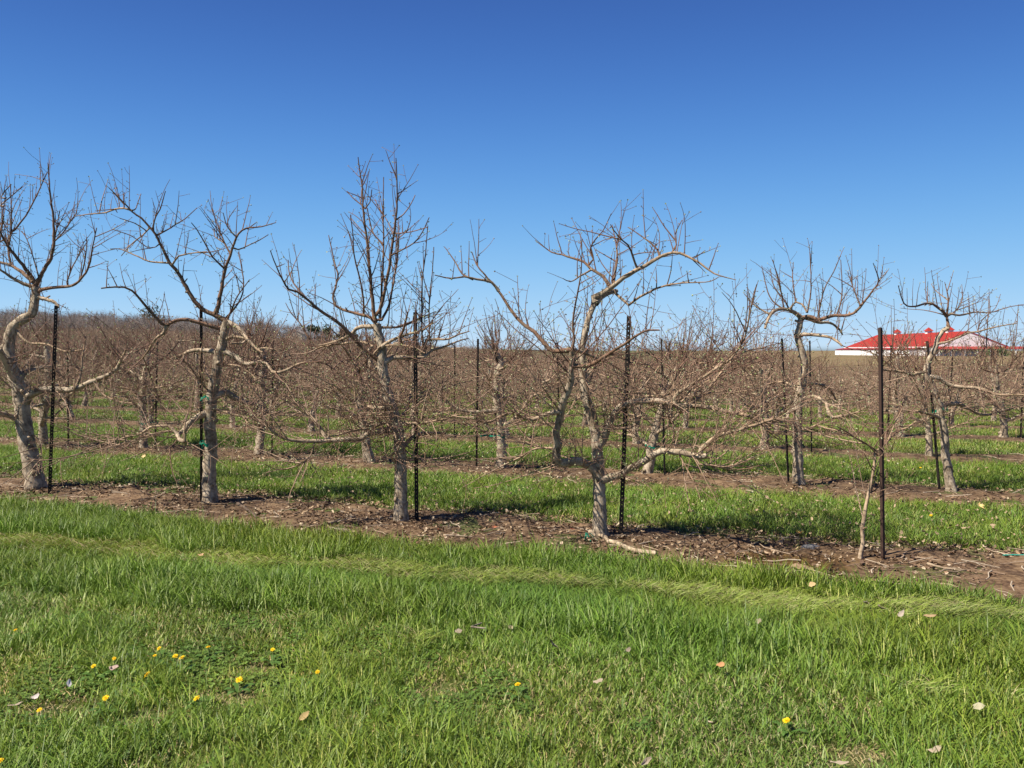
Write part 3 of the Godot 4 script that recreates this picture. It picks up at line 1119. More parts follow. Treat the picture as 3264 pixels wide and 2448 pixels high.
	dry_leaf(-2.04, -3.89, 0.06, tinted(29, 0.08, 0.035, 0.2, Color(0.55, 0.53, 0.52)), Vector3(0.5, 2.2, 0.4), "silvery torn leaf near the dandelions")
	dry_leaf(-2.12, -3.76, 0.05, tinted(34, 0.055, 0.04, 0.3, Color(0.5, 0.45, 0.42)), Vector3(0.3, 1.2, 0.2), "grey crumpled leaf just beyond the flat pale one")
	dry_leaf(-2.16, -3.68, 0.05, tinted(30, 0.09, 0.03, 0.15, ash), Vector3(0.2, 0.3, 0.15), "flat pale leaf near the lawn's outer corner")
	dry_leaf(-0.87, -3.56, 0.07, tinted(31, 0.075, 0.04, 0.3, Color(0.36, 0.27, 0.13)), Vector3(0.7, 0.9, 0.9), "olive brown leaf leaning in the grass tuft")
	dry_leaf(-2.28, -6.24, 0.1, tinted(32, 0.06, 0.04, 0.3, Color(0.42, 0.28, 0.16)), Vector3(0.4, 0.4, 0.1), "light brown leaf lying on the flattened wheel track")
	dry_leaf(-5.22, -12.13, 0.1, lobed(2, 0.07, Color(0.6, 0.42, 0.22)), Vector3(0.9, 0.2, 0.3), "pale maple leaf in the lane behind the nearest row, near the second stake")
	dry_leaf(2.48, -7.38, 0.03, lobed(3, 0.07, Color(0.58, 0.29, 0.12)), Vector3(0.35, 0.4, 0.0), "orange leaf lying on the soil behind the mossy patch")
	dry_leaf(0.52, -7.5, 0.03, lobed(4, 0.05, Color(0.33, 0.1, 0.055)), Vector3(0.4, 1.4, 0.0), "dark red leaf on the soil beside the forked tree's trunk")
	dry_leaf(-0.65, -7.44, 0.03, lobed(5, 0.06, Color(0.36, 0.13, 0.07)), Vector3(0.5, 2.0, 0.0), "curled red brown leaf on the soil near the lawn edge")
	dry_leaf(-0.16, -7.56, 0.03, lobed(6, 0.055, Color(0.34, 0.12, 0.065)), Vector3(0.4, 0.7, 0.1), "red brown leaf on the soil, the farther of two between the trees")
	dry_leaf(1.37, -7.31, 0.03, lobed(7, 0.055, Color(0.48, 0.2, 0.08)), Vector3(0.4, 2.9, 0.1), "bright rust leaf in the shade strip beside the forked tree's stake")
	# sticks
	stick("fallen_branch", [Vector2(0.68, -7.39), Vector2(0.74, -7.26), Vector2(0.77, -7.12), Vector2(0.79, -6.93), Vector2(0.85, -6.88), Vector2(0.93, -6.71), Vector2(1.01, -6.63), Vector2(1.11, -6.58)], 0.016, 0.02, "crooked pale branch lying on the soil at the forked tree's foot", Color(0.4, 0.33, 0.25))
	stick("fallen_stick", [Vector2(3.05, -6.24), Vector2(3.11, -6.13), Vector2(3.21, -6.07)], 0.009, 0.005, "curved thin stick on the bare soil in front of the plain stake")
	stick("fallen_stick", [Vector2(2.73, -6.67), Vector2(2.92, -6.76)], 0.006, 0.004, "straight thin stick lying between the sapling and its stake")
	stick("fallen_stick", [Vector2(-2.82, -8.79), Vector2(-2.62, -8.45), Vector2(-2.41, -8.06)], 0.018, 0.012, "dark thick stick on the soil beside the second tree", Color(0.1, 0.075, 0.06))
	stick("fallen_stick", [Vector2(-1.68, -7.77), Vector2(-1.63, -7.87), Vector2(-1.61, -8.02)], 0.013, 0.007, "short tapering stick on the soil before the third tree")
	stick("bent_stick", [Vector2(-0.17, -4.74), Vector2(-0.225, -4.68), Vector2(-0.15, -4.66)], 0.004, 0.005, "grey stick bent like a hairpin lying in the lawn", Color(0.42, 0.37, 0.32))
	get_node("bent_stick").position.y += 0.05
	# a flat stone, a chip of wood, ribbon and twine
	var b := Buf.new()
	var rng := RandomNumberGenerator.new()
	rng.seed = 5
	var rim := []
	for k in 9:
		var a := TAU * k / 9.0
		rim.append(Vector3(cos(a) * 0.075, 0.012 + 0.006 * rng.randf(), sin(a) * 0.05) * rng.randf_range(0.8, 1.15))
	for k in 9:
		var a: Vector3 = rim[k]
		var d: Vector3 = rim[(k + 1) % 9]
		b.tri(Vector3(0.01, 0.034, 0), d, a, Color(0.13, 0.13, 0.14))
		b.quad(a, d, Vector3(d.x * 1.08, -0.02, d.z * 1.08), Vector3(a.x * 1.08, -0.02, a.z * 1.08), Color(0.1, 0.1, 0.11))
	single("flat_stone", b.mesh(plain(Color.WHITE, 0.6, true)), on_land(2.41, -6.9, 0.01), "flat blue grey stone on the soil before the sapling", "stone")
	b = Buf.new()
	var prof := []
	for k in 8:
		var a := TAU * k / 8.0
		prof.append(Vector3(0, 0.022 + sin(a) * 0.022, cos(a) * 0.032))
	for j in 5:
		for k in 8:
			var t0 := j / 5.0
			var t1 := (j + 1) / 5.0
			var f0 := 0.75 + 0.25 * sin(t0 * 5.0)
			var f1 := 0.75 + 0.25 * sin(t1 * 5.0)
			var a: Vector3 = prof[k] * f0 + Vector3(t0 * 0.17 - 0.085, 0, 0)
			var d: Vector3 = prof[(k + 1) % 8] * f0 + Vector3(t0 * 0.17 - 0.085, 0, 0)
			var e: Vector3 = prof[(k + 1) % 8] * f1 + Vector3(t1 * 0.17 - 0.085, 0, 0)
			var g: Vector3 = prof[k] * f1 + Vector3(t1 * 0.17 - 0.085, 0, 0)
			b.quad(a, d, e, g, Color(0.35, 0.25, 0.18) * rng.randf_range(0.8, 1.1))
	for k in range(1, 7):
		for side in [0, 1]:
			var f := 0.75 + 0.25 * sin(side * 5.0)
			var off := Vector3(side * 0.17 - 0.085, 0, 0)
			b.tri(prof[0] * f + off, prof[k] * f + off, prof[k + 1] * f + off, Color(0.42, 0.31, 0.22))
	var chunk := single("wood_chunk", b.mesh(bark), on_land(2.13, -6.21, 0.0), "weathered chunk of wood half buried at the edge of the soil", "wood")
	chunk.rotation.y = -0.45
	b = Buf.new()
	for k in 4:
		var a := 0.6 + k * 0.55
		var d := Vector3(cos(a), 0, sin(a))
		var e := Vector3(-d.z, 0, d.x)
		for j in 5:
			var t0 := j / 5.0
			var t1 := (j + 1) / 5.0
			var lift0 := 0.02 + 0.03 * sin(t0 * 5.0 + k)
			var lift1 := 0.02 + 0.03 * sin(t1 * 5.0 + k)
			b.quad(d * t0 * 0.11 + Vector3(0, lift0, 0) - e * 0.006, d * t0 * 0.11 + Vector3(0, lift0, 0) + e * 0.006, d * t1 * 0.11 + Vector3(0, lift1, 0) + e * 0.006, d * t1 * 0.11 + Vector3(0, lift1, 0) - e * 0.006, Color(0.008, 0.19, 0.12))
	single("ribbon_scrap", b.mesh(plain(Color.WHITE, 0.4, true)), on_land(0.62, -7.14, 0.02), "torn green plastic ribbon lying on the soil by the forked tree", "ribbon")
	b = Buf.new()
	tube(b, PackedVector3Array([Vector3(-0.1, 0.03, 0), Vector3(-0.03, 0.035, 0.015), Vector3(0.05, 0.03, 0.0), Vector3(0.2, 0.035, 0.03), Vector3(0.4, 0.03, 0.0)]), PackedFloat32Array([0.005, 0.006, 0.006, 0.006, 0.005]), 6)
	for k in b.c.size():
		b.c[k] = Color(0.02, 0.26, 0.2)
	single("teal_cord", b.mesh(leaf_mat), on_land(3.86, -6.52, 0.0), "length of teal cord lying on the bare soil near the plain stake", "cord")


# ------------------------------------------------------------------ far off
func build_barn() -> void:
	var o := thing("barn", Vector3(131.3, land(131, -247), -247.0), "long white barn with a red metal roof and three small roof cupolas", "barn")
	var red := plain(Color(0.3, 0.032, 0.024), 0.55)
	var white := plain(Color(0.78, 0.78, 0.8), 0.7)
	var dark := plain(Color(0.09, 0.09, 0.1), 0.8)
	var w := 10.8
	var eave := 3.0
	var peak := 7.15
	var deep := 62.0
	var b := Buf.new()
	# walls with the gable, as a solid shell
	b.box(Vector3(-w, -0.5, -deep), Vector3(w, eave, 0), Color.WHITE)
	b.tri(Vector3(-w, eave, 0.0), Vector3(w, eave, 0.0), Vector3(0, peak - 0.1, 0.0), Color.WHITE)
	b.tri(Vector3(w, eave, -deep), Vector3(-w, eave, -deep), Vector3(0, peak - 0.1, -deep), Color.WHITE)
	part("wall", b.mesh(white), o)
	# roof slopes with thickness, ribbed
	for side in [-1, 1]:
		b = Buf.new()
		var a := Vector3(0, peak, 0.15)
		var d := Vector3(side * (w + 0.9), eave - 0.35, 0.15)
		var back := Vector3(0, 0, -deep - 0.3)
		var th := Vector3(0, -0.22, 0)
		var pts := [a, d, d + back, a + back]
		if side > 0:
			b.quad(pts[0], pts[1], pts[2], pts[3], Color.WHITE)
		else:
			b.quad(pts[3], pts[2], pts[1], pts[0], Color.WHITE)
		b.quad(pts[0] + th, pts[3] + th, pts[2] + th, pts[1] + th, Color.WHITE)
		for k in 4:
			b.quad(pts[k], pts[(k + 1) % 4], pts[(k + 1) % 4] + th, pts[k] + th, Color.WHITE)
		for k in 62:
			var z0 := -k * 1.0 + 0.3
			var n := Vector3(side * (peak - eave), w, 0).normalized() * 0.05
			var e0 := a + Vector3(0, 0.02, z0 - 0.5)
			var e1 := d + Vector3(0, 0.02, z0 - 0.5)
			b.quad(e0, e1, e1 + n + Vector3(0, 0, -0.05), e0 + n + Vector3(0, 0, -0.05), Color.WHITE)
			b.quad(e0 + n + Vector3(0, 0, -0.05), e1 + n + Vector3(0, 0, -0.05), e1 + Vector3(0, 0, -0.1), e0 + Vector3(0, 0, -0.1), Color.WHITE)
		part("roof", b.mesh(red), o)
		# white eave board
		b = Buf.new()
		b.box(Vector3(minf(d.x, d.x + side * 0.06), d.y - 0.3, -deep - 0.7), Vector3(maxf(d.x, d.x + side * 0.06), d.y + 0.03, 0.17), Color.WHITE)
		part("eave_board", b.mesh(white), o)
	# lean-to roofs round the gable end and the long side
	b = Buf.new()
	b.quad(Vector3(-w, 2.05, 4.4), Vector3(w + 9.0, 2.05, 4.4), Vector3(w + 9.0, 2.75, 0.02), Vector3(-w, 2.75, 0.02), Color.WHITE)
	b.quad(Vector3(-w, 1.9, 4.4), Vector3(-w, 2.6, 0.02), Vector3(w + 9.0, 2.6, 0.02), Vector3(w + 9.0, 1.9, 4.4), Color.WHITE)
	b.quad(Vector3(-w, 1.9, 4.4), Vector3(w + 9.0, 1.9, 4.4), Vector3(w + 9.0, 2.05, 4.4), Vector3(-w, 2.05, 4.4), Color.WHITE)
	part("porch_roof", b.mesh(red), o)
	b = Buf.new()
	b.quad(Vector3(-w - 4.6, 1.95, -deep), Vector3(-w - 4.6, 1.95, -4.0), Vector3(-w - 0.02, 2.6, -4.0), Vector3(-w - 0.02, 2.6, -deep), Color.WHITE)
	b.quad(Vector3(-w - 4.6, 1.8, -deep), Vector3(-w - 0.02, 2.45, -deep), Vector3(-w - 0.02, 2.45, -4.0), Vector3(-w - 4.6, 1.8, -4.0), Color.WHITE)
	b.quad(Vector3(-w - 4.6, 1.8, -4.0), Vector3(-w - 0.02, 2.45, -4.0), Vector3(-w - 0.02, 2.6, -4.0), Vector3(-w - 4.6, 1.95, -4.0), Color.WHITE)
	part("porch_roof", b.mesh(red), o)
	b = Buf.new()
	b.box(Vector3(-w - 4.4, -0.5, -deep + 0.3), Vector3(-w - 0.01, 1.78, -4.2), Color.WHITE)
	part("side_wall", b.mesh(white), o)
	for k in 9:
		b = Buf.new()
		var x := -w + 0.3 + k * 3.6
		b.box(Vector3(x - 0.1, -0.5, 4.1), Vector3(x + 0.1, 2.0, 4.3), Color.WHITE)
		part("porch_post", b.mesh(white), o)
	b = Buf.new()
	b.box(Vector3(3.0, -0.4, 0.0), Vector3(w - 0.5, 2.4, 0.05), Color.WHITE)
	part("door", b.mesh(dark), o)
	b = Buf.new()
	b.box(Vector3(-w + 0.6, 0.9, 0.0), Vector3(-w + 4.4, 2.3, 0.06), Color.WHITE)
	part("window", b.mesh(plain(Color(0.2, 0.22, 0.26), 0.2)), o)
	for z in [-11.0, -24.0, -46.0]:
		b = Buf.new()
		b.box(Vector3(-0.8, peak - 0.5, z - 0.8), Vector3(0.8, peak + 0.55, z + 0.8), Color.WHITE)
		var c := part("cupola", b.mesh(white), o)
		b = Buf.new()
		var q := [Vector3(-1.15, peak + 0.55, z + 1.15), Vector3(1.15, peak + 0.55, z + 1.15), Vector3(1.15, peak + 0.55, z - 1.15), Vector3(-1.15, peak + 0.55, z - 1.15)]
		for k in 4:
			b.tri(q[k], q[(k + 1) % 4], Vector3(0, peak + 1.75, z), Color.WHITE)
		b.quad(q[3], q[2], q[1], q[0], Color.WHITE)
		part("cupola_roof", b.mesh(red), c)


func puff(grain: int, n: int, wide: float, high: float, leaf: float, tones: Array) -> ArrayMesh:
	# many small leaf faces spread through an uneven crown
	var rng := RandomNumberGenerator.new()
	rng.seed = grain
	var b := Buf.new()
	var lobes := []
	for k in 9:
		lobes.append([Vector3(rng.randfn() * wide * 0.3, high * (0.15 + 0.75 * rng.randf()), rng.randfn() * wide * 0.3), rng.randf_range(0.18, 0.32) * wide])
	for k in n:
		var l: Array = lobes[rng.randi() % 9]
		var d: Vector3 = Vector3(rng.randfn(), rng.randfn(), rng.randfn()).normalized() * l[1] * pow(rng.randf(), 0.4)
		var q: Vector3 = l[0] + d
		var u := Vector3(rng.randfn(), rng.randfn(), rng.randfn()).normalized() * leaf
		var w := u.cross(Vector3(rng.randfn(), rng.randfn(), rng.randfn())).normalized() * leaf * 0.7
		b.quad(q - u, q - w, q + u, q + w, tones[rng.randi() % tones.size()] * rng.randf_range(0.7, 1.2))
	return b.mesh(leaf_mat)


func build_far() -> void:
	var rng := RandomNumberGenerator.new()
	rng.seed = 77
	build_barn()
	# the bare wood along the ridge
	var s := []
	limbs_for(s, rng)
	var b := Buf.new()
	for k in s.size():
		tube(b, s[k].p, s[k].r, 4)
	sprout(s, b, null, rng, 0.45, 0.35)
	for k in b.c.size():
		b.c[k] = Color(0.2, 0.17, 0.16)
	var m := b.mesh(twig_mat)
	var where := []
	var tint := []
	for k in 900:
		var x := rng.randf_range(-170.0, -12.0)
		var z := rng.randf_range(-235.0, -128.0)
		if x < z * 0.66 or rng.randf() > smooth(-20, -75, x) + 0.08:
			continue
		var size := rng.randf_range(1.3, 2.5)
		where.append(Transform3D(Basis(Vector3.UP, rng.randf() * TAU).scaled(Vector3(size, size, size)), on_land(x, z, -0.2)))
		tint.append(Color(1, 1, 1) * rng.randf_range(0.7, 1.3))
	scatter("distant_wood", m, where, tint, "bare grey wood along the low ridge behind the orchard", "wood")
	var greens := [[-36.5, -165.0, 4.2, 5.0, "dark evergreen standing beyond the orchard, beside the pale shed"], [-33.0, -170.0, 3.5, 3.8, "smaller dark evergreen just past the first one on the skyline"], [-78.0, -190.0, 6.0, 7.0, "dark evergreen among the bare wood on the ridge"]]
	for g in greens:
		var o := thing("evergreen_tree", on_land(g[0], g[1]), g[4], "tree", "evergreens on the skyline")
		part("crown", puff(int(-g[0]), 900, g[2], g[3], 0.22, [Color(0.03, 0.045, 0.022), Color(0.045, 0.06, 0.03)]), o)
		b = Buf.new()
		tube(b, PackedVector3Array([Vector3(0, -0.3, 0), Vector3(0, g[3] * 0.4, 0)]), PackedFloat32Array([0.25, 0.15]), 6)
		part("trunk", b.mesh(bark), o)
	var house := thing("shed", on_land(-46.5, -185.0), "small pale shed with a low roof beyond the orchard", "shed")
	b = Buf.new()
	b.box(Vector3(-1.8, -0.5, -2), Vector3(1.8, 2.2, 2), Color.WHITE)
	b.tri(Vector3(-1.8, 2.2, 2), Vector3(1.8, 2.2, 2), Vector3(0, 3.0, 2), Color.WHITE)
	part("wall", b.mesh(plain(Color(0.6, 0.55, 0.45), 0.8)), house)
	b = Buf.new()
	for side in [-1.0, 1.0]:
		var q := [Vector3(0, 3.1, 2.2), Vector3(side * 2.1, 2.1, 2.2), Vector3(side * 2.1, 2.1, -2.2), Vector3(0, 3.1, -2.2)]
		if side < 0:
			q.reverse()
		b.quad(q[0], q[1], q[2], q[3], Color.WHITE)
	part("roof", b.mesh(plain(Color(0.25, 0.22, 0.2), 0.8)), house)
	var bush := thing("green_bush", on_land(133.5, -236.0), "round green bush standing before the barn's open porch", "bush")
	part("crown", puff(5, 700, 4.6, 2.0, 0.2, [Color(0.05, 0.12, 0.04), Color(0.07, 0.15, 0.05)]), bush)


# ------------------------------------------------------------------ the orchard
func build_orchard() -> void:
	var rng := RandomNumberGenerator.new()
	rng.seed = 2024
	var s := []
	bones_first(s)
	raise("apple_tree", s, on_land(-5.52, -9.89), "thick leaning apple tree ending the nearest row, its long pale limb behind a stake", "apple trees of the nearest row", 11, 1.45)
	s = []
	bones_second(s)
	raise("apple_tree", s, on_land(-3.18, -8.97), "apple tree tied with two green ribbons, two long whips forking from its cut head", "apple trees of the nearest row", 12, 1.50)
	s = []
	bones_third(s)
	raise("apple_tree", s, on_land(-1.04, -7.98), "tallest apple tree, a broom of upright whips rising from its knobbly head", "apple trees of the nearest row", 13, 1.50)
	s = []
	bones_fourth(s)
	raise("apple_tree", s, on_land(0.76, -7.29), "apple tree forking low into curved limbs with a wide bent crown", "apple trees of the nearest row", 14, 1.50)
	s = []
	bones_sapling(s)
	raise("young_apple_tree", s, on_land(2.64, -6.46), "thin young apple tree leaning to a plain brown stake", "apple trees of the nearest row", 15, 0.7)
	s = []
	bones_r2_fifth(s)
	raise("apple_tree", s, on_land(3.4, -10.09), "apple tree of the second row with a pale straight trunk and a flat spreading crown", "apple trees of the second row", 21, 1.3)
	s = []
	bones_r2_sixth(s)
	raise("apple_tree", s, on_land(4.98, -9.67), "apple tree of the second row standing before the barn, its trunk bent in a curve", "apple trees of the second row", 22, 1.3)
	var rest := [["r2_zero", Vector2(-7.84, -14.3), "apple tree of the second row seen behind the thick leaning tree's stake"], ["r2_first", Vector2(-6.03, -13.98), "apple tree of the second row with a green tie, between the first two stakes"], ["r2_second", Vector2(-3.88, -13.08), "apple tree of the second row just past the tree with two green ribbons"], ["r2_third", Vector2(-2.01, -12.13), "dark crooked apple tree of the second row seen beside the tallest tree's trunk"], ["r2_fourth", Vector2(-0.15, -11.52), "stout apple tree of the second row seen between the tallest and the forked tree"], ["r2_middle", Vector2(1.73, -11.0), "apple tree of the second row showing through the forked tree's low limb"]]
	for k in rest.size():
		s = []
		match k:
			0: bones_r2_zero(s)
			1: bones_r2_first(s)
			2: bones_r2_second(s)
			3: bones_r2_third(s)
			4: bones_r2_fourth(s)
			5: bones_r2_middle(s)
		limbs_for(s, rng)
		raise("apple_tree", s, on_land(rest[k][1].x, rest[k][1].y), rest[k][2], "apple trees of the second row", 40 + k, 0.95, 0.85, 10)
	# trees for the rows behind: six sorts with all their parts, then three plainer ones
	var sorts := []
	for k in 6:
		s = []
		limbs_for(s, rng)
		var q := spot(row_p(2), [-16.4, -14.2, -12.1, -10.0, -7.8, -5.7][k] + rng.randf_range(-0.2, 0.2))
		sorts.append(raise("apple_tree", s, q, "bare apple tree of the third row, seen through the nearer trees", "apple trees of the third row", 60 + k, 0.72, 0.65, 8))
	var plainer := []
	var words := ["nearest", "second", "third", "fourth", "fifth", "sixth", "seventh", "eighth", "ninth", "tenth", "eleventh", "twelfth", "thirteenth", "fourteenth", "fifteenth", "sixteenth", "seventeenth", "eighteenth"]
	var made := 20
	var where := []
	var tint := []
	for k in 30:
		var p := row_p(k)
		var from := -1.36 * p - 2.0
		var till := 0.18 * p + 2.5
		var t := from
		if k == 0:
			from = -11.2
			till = -10.0
		if k == 1:
			from = 2.9
			till = 6.0
		if k == 2:
			from = -3.7
		t = from + rng.randf() * 0.6
		if k > 2:
			t = from
		while t < till:
			var q := spot(p + rng.randf_range(-0.12, 0.12), t + rng.randf_range(-0.2, 0.2))
			t += 2.1
			var side := q.x / -q.z
			var reach := lerpf(118.0, 58.0, smooth(-0.1, 0.4, side))
			if -q.z > reach or k > 4 and absf(side) > 0.66:
				continue
			if rng.randf() < 0.04 and k > 2:
				continue
			var turn := rng.randf() * TAU
			var size := rng.randf_range(0.88, 1.12)
			var word: String = words[mini(k, 17)]
			var label := "bare apple tree of the %s row, seen through the nearer trees" % word
			if k < 2:
				label = "bare apple tree at the far end of the %s row" % word
			if k < 6:
				copy_tree(sorts[rng.randi() % 6], q, turn, size, label, "apple trees of the %s row" % word)
				made += 1
			elif made < 285:
				if plainer.size() < 3:
					s = []
					limbs_for(s, rng)
					plainer.append(raise("apple_tree", s, q, label, "apple trees of the %s row" % word, 90 + plainer.size(), 0.6, 0.45, 5, true))
				else:
					copy_tree(plainer[rng.randi() % 3], q, turn, size, label, "apple trees of the %s row" % word)
				made += 1
			else:
				where.append(Transform3D(Basis(Vector3.UP, turn).scaled(Vector3.ONE * size), q))
				tint.append(Color(1, 1, 1) * rng.randf_range(0.8, 1.15))
	s = []
	limbs_for(s, rng)
	var b := Buf.new()
	for k in s.size():
		tube(b, s[k].p, s[k].r, 4)
	sprout(s, b, b, rng, 0.6, 0.4)
	scatter("distant_orchard", b.mesh(twig_mat), where, tint, "mass of bare apple trees of the farthest orchard rows", "orchard")


func build_stakes() -> void:
	stake(on_land(-5.192, -9.583), 2.11, Vector2(0.117, 0.0), 0.5, "black perforated steel stake beside the thick leaning apple tree")
	stake(on_land(-3.296, -9.051), 2.03, Vector2(0.027, 0.0), 0.75, "dark narrow perforated stake tied to the tree with two green ribbons", "", 0.03)
	stake(on_land(-0.899, -8.033), 1.96, Vector2(-0.005, 0.0), 0.1, "black perforated steel stake just beside the tallest apple tree")
	stake(on_land(0.931, -7.291), 1.88, Vector2(0.06, 0.0), -0.15, "leaning black perforated steel stake beside the low forking apple tree")
	stake(on_land(3.31, -10.217), 1.74, Vector2(-0.101, 0.0), 0.6, "dark thin stake beside the pale straight trunk in the second row", "", 0.026)
	stake(on_land(4.886, -9.743), 1.71, Vector2(-0.173, 0.0), 0.8, "dark stake leaning before the curved trunk in the second row", "", 0.026)
	var b := Buf.new()
	b.box(Vector3(-0.0115, -0.3, -0.0115), Vector3(0.0115, 1.767, 0.0115), Color.WHITE)
	b.box(Vector3(-0.0095, 1.767, -0.0095), Vector3(0.0095, 1.771, 0.0095), Color.WHITE)
	var rust := plain(Color(0.05, 0.03, 0.024), 0.7)
	var o := single("square_stake", b.mesh(rust), on_land(2.813, -6.453), "plain brown square stake standing by the thin young tree", "stake")
	o.rotation = Vector3(0.0, 0.5, 0.042)
	var rng := RandomNumberGenerator.new()
	rng.seed = 31
	var words := ["", "second", "third", "fourth", "fifth"]
	var proto := angle_stake(1.75, 0.024)
	var k2 := [-12.3, -10.45, -8.15, -6.62, -4.75, -2.2]
	for k in range(1, 5):
		var p := row_p(k)
		var list := []
		if k == 1:
			list = k2
		else:
			var t := -1.36 * p
			while t < 0.18 * p + 1.0:
				list.append(t + rng.randf_range(-0.2, 0.2))
				t += 2.1
		for t in list:
			if k > 1 and rng.randf() < 0.6:
				continue
			var q := spot(p + rng.randf_range(-0.15, 0.1), t)
			var a := single("steel_stake", proto, q, "dark thin steel stake beside an apple tree of the %s row" % words[k], "stake", "stakes of the %s row" % words[k])
			a.rotation = Vector3(rng.randfn() * 0.03, rng.randf() * 2.0, rng.randfn() * 0.03)
	tie(on_land(-3.185, -8.97, 0.629), on_land(-3.29, -9.04, 0.64), 0.062, 0.035, "lower green ribbon tie round the second trunk")
	tie(on_land(-3.165, -8.97, 1.12), on_land(-3.28, -9.04, 1.1), 0.058, 0.032, "upper green ribbon tie round the second trunk")
	tie(on_land(4.87, -9.68, 0.93), on_land(4.8, -9.74, 0.9), 0.05, 0.03, "blue green tie round the curved trunk before the barn")
	tie(on_land(-6.02, -13.98, 0.43), on_land(-5.8, -14.0, 0.42), 0.06, 0.03, "green tie low on a second row trunk between the first two stakes")
	tie(on_land(-0.16, -11.52, 0.45), on_land(-0.42, -11.6, 0.45), 0.075, 0.025, "thin green tie round the stout second row trunk")
	tie(on_land(1.78, -11.0, 0.38), on_land(1.95, -11.0, 0.36), 0.07, 0.025, "thin green tie low on the trunk behind the forked tree")


func bones_fourth(s):
	stem(s, 61, 22, [0, -6, 0, -1, 12, 0, -1, 26, 0, -1, 42, -1, -1, 50, -1, -2, 57, -1, -2, 66, -1, -4, 80, -1, -5, 90, -2, -8, 103, -2, -12, 115, -2, -14, 129, -3, -16, 145, -3, -16, 154, -3, -15, 168, -4, -13, 179, -4, -10, 189, -5, -5, 201, -5])
	stem(s, 26, 3, [-5, 201, -5, -7, 205, -5, 0, 208, -3, 7, 212, -1, 12, 216, 0, 18, 221, 3, 31, 228, 7, 45, 236, 12, 57, 240, 17, 67, 237, 21, 78, 230, 27, 87, 222, 32, 103, 216, 40])
	stem(s, 24, 19, [-5, 200, -5, 3, 207, -14, 11, 211, -23, 16, 212, -30])
	stem(s, 16, 3, [8, 213, -1, 7, 214, -1, 1, 223, -6, -8, 230, -12, -14, 236, -17, -23, 240, -23, -32, 244, -31, -41, 247, -38, -55, 259, -51])
	stem(s, 13, 3, [12, 216, 0, 10, 218, -1, 12, 228, -5, 14, 238, -10, 14, 252, -18, 12, 270, -30])
	stem(s, 10, 3, [30, 228, 7, 28, 230, 7, 23, 242, 12, 20, 247, 14, 14, 251, 18, 7, 258, 23, 4, 262, 27])
	stem(s, 9, 3, [47, 237, 13, 45, 243, 10, 40, 250, 4, 32, 258, -5, 24, 266, -17])
	stem(s, 13, 3, [12, 211, -25, 12, 213, -25, 16, 208, -23, 21, 203, -20, 25, 199, -17, 30, 203, -13, 38, 208, -6, 49, 213, 4, 61, 215, 14, 72, 215, 25, 83, 215, 38, 88, 218, 45])
	stem(s, 7, 3, [56, 240, 17, 60, 247, 14, 60, 256, 8, 68, 270, -3])
	stem(s, 8, 3, [-11, 232, -14, -6, 238, -12, -9, 246, -10, -5, 254, -6, 1, 261, -1, 7, 274, 6])
	stem(s, 9, 3, [-8, 230, -12, -8, 229, -11, -19, 222, -1, -27, 217, 9, -34, 219, 18])
	stem(s, 5, 3, [67, 237, 21, 73, 235, 17, 87, 244, 1])
	stem(s, 41, 24, [-1, 49, -1, -5, 57, 0, -11, 62, 1, -18, 65, 3, -25, 65, 4, -32, 64, 6, -37, 67, 7, -39, 72, 8, -38, 82, 10, -39, 92, 13, -36, 105, 16, -34, 116, 20, -30, 125, 23, -28, 138, 27, -27, 147, 30, -27, 147, 30, -27, 154, 33, -28, 159, 34])
	stem(s, 21, 4, [-28, 159, 34, -27, 160, 34, -35, 159, 33, -43, 159, 31, -50, 165, 29, -58, 175, 26, -69, 183, 22, -78, 194, 18, -87, 209, 13, -99, 223, 7, -106, 232, 3, -110, 243, -1])
	stem(s, 12, 4, [-87, 209, 13, -93, 216, 15, -105, 218, 20, -115, 220, 24, -125, 218, 30, -138, 220, 38])
	stem(s, 8, 3, [-108, 218, 21, -117, 223, 17, -125, 236, 9, -133, 247, 1])
	stem(s, 18, 6, [-27, 147, 30, -25, 147, 31, -18, 147, 33, -10, 149, 37, -3, 154, 43, 5, 160, 49, 12, 165, 56, 20, 171, 65, 28, 175, 73, 35, 175, 80])
	stem(s, 10, 3, [-28, 160, 34, -26, 167, 34, -27, 183, 36, -24, 203, 40, -21, 223, 44, -21, 247, 49])
	stem(s, 14, 9, [-27, 160, 34, -18, 158, 27, -8, 154, 16, 1, 150, 4])
	stem(s, 37, 8, [-4, 79, -1, -1, 79, -1, 3, 87, 0, 5, 95, 2, 9, 104, 4, 14, 110, 6, 22, 115, 8, 31, 117, 11, 41, 117, 14, 51, 117, 17, 58, 115, 20, 63, 114, 21, 71, 114, 24, 82, 114, 29, 92, 112, 33, 101, 109, 37, 110, 108, 41, 119, 106, 45, 128, 104, 49, 137, 105, 54])
	stem(s, 17, 3, [60, 115, 20, 59, 121, 21, 62, 125, 22, 68, 129, 23, 79, 137, 25, 90, 144, 28, 95, 148, 30, 95, 148, 30, 102, 153, 32, 106, 160, 34, 111, 169, 37, 113, 183, 41, 115, 203, 47, 117, 212, 50])
	stem(s, 17, 4, [65, 113, 22, 71, 116, 21, 78, 120, 19, 88, 128, 14, 97, 138, 9, 107, 147, 3, 110, 151, 1, 122, 158, -6, 136, 161, -12, 149, 162, -18])
	stem(s, 19, 21, [63, 114, 21, 63, 109, 20, 61, 114, 15, 57, 119, 9, 51, 123, 1])
	stem(s, 33, 22, [-1, 49, -1, 2, 49, 0, 9, 52, 3, 17, 55, 7, 21, 59, 10, 28, 63, 15, 34, 69, 20, 39, 73, 25, 47, 77, 31, 57, 78, 40, 64, 77, 47, 71, 76, 54, 76, 77, 59])
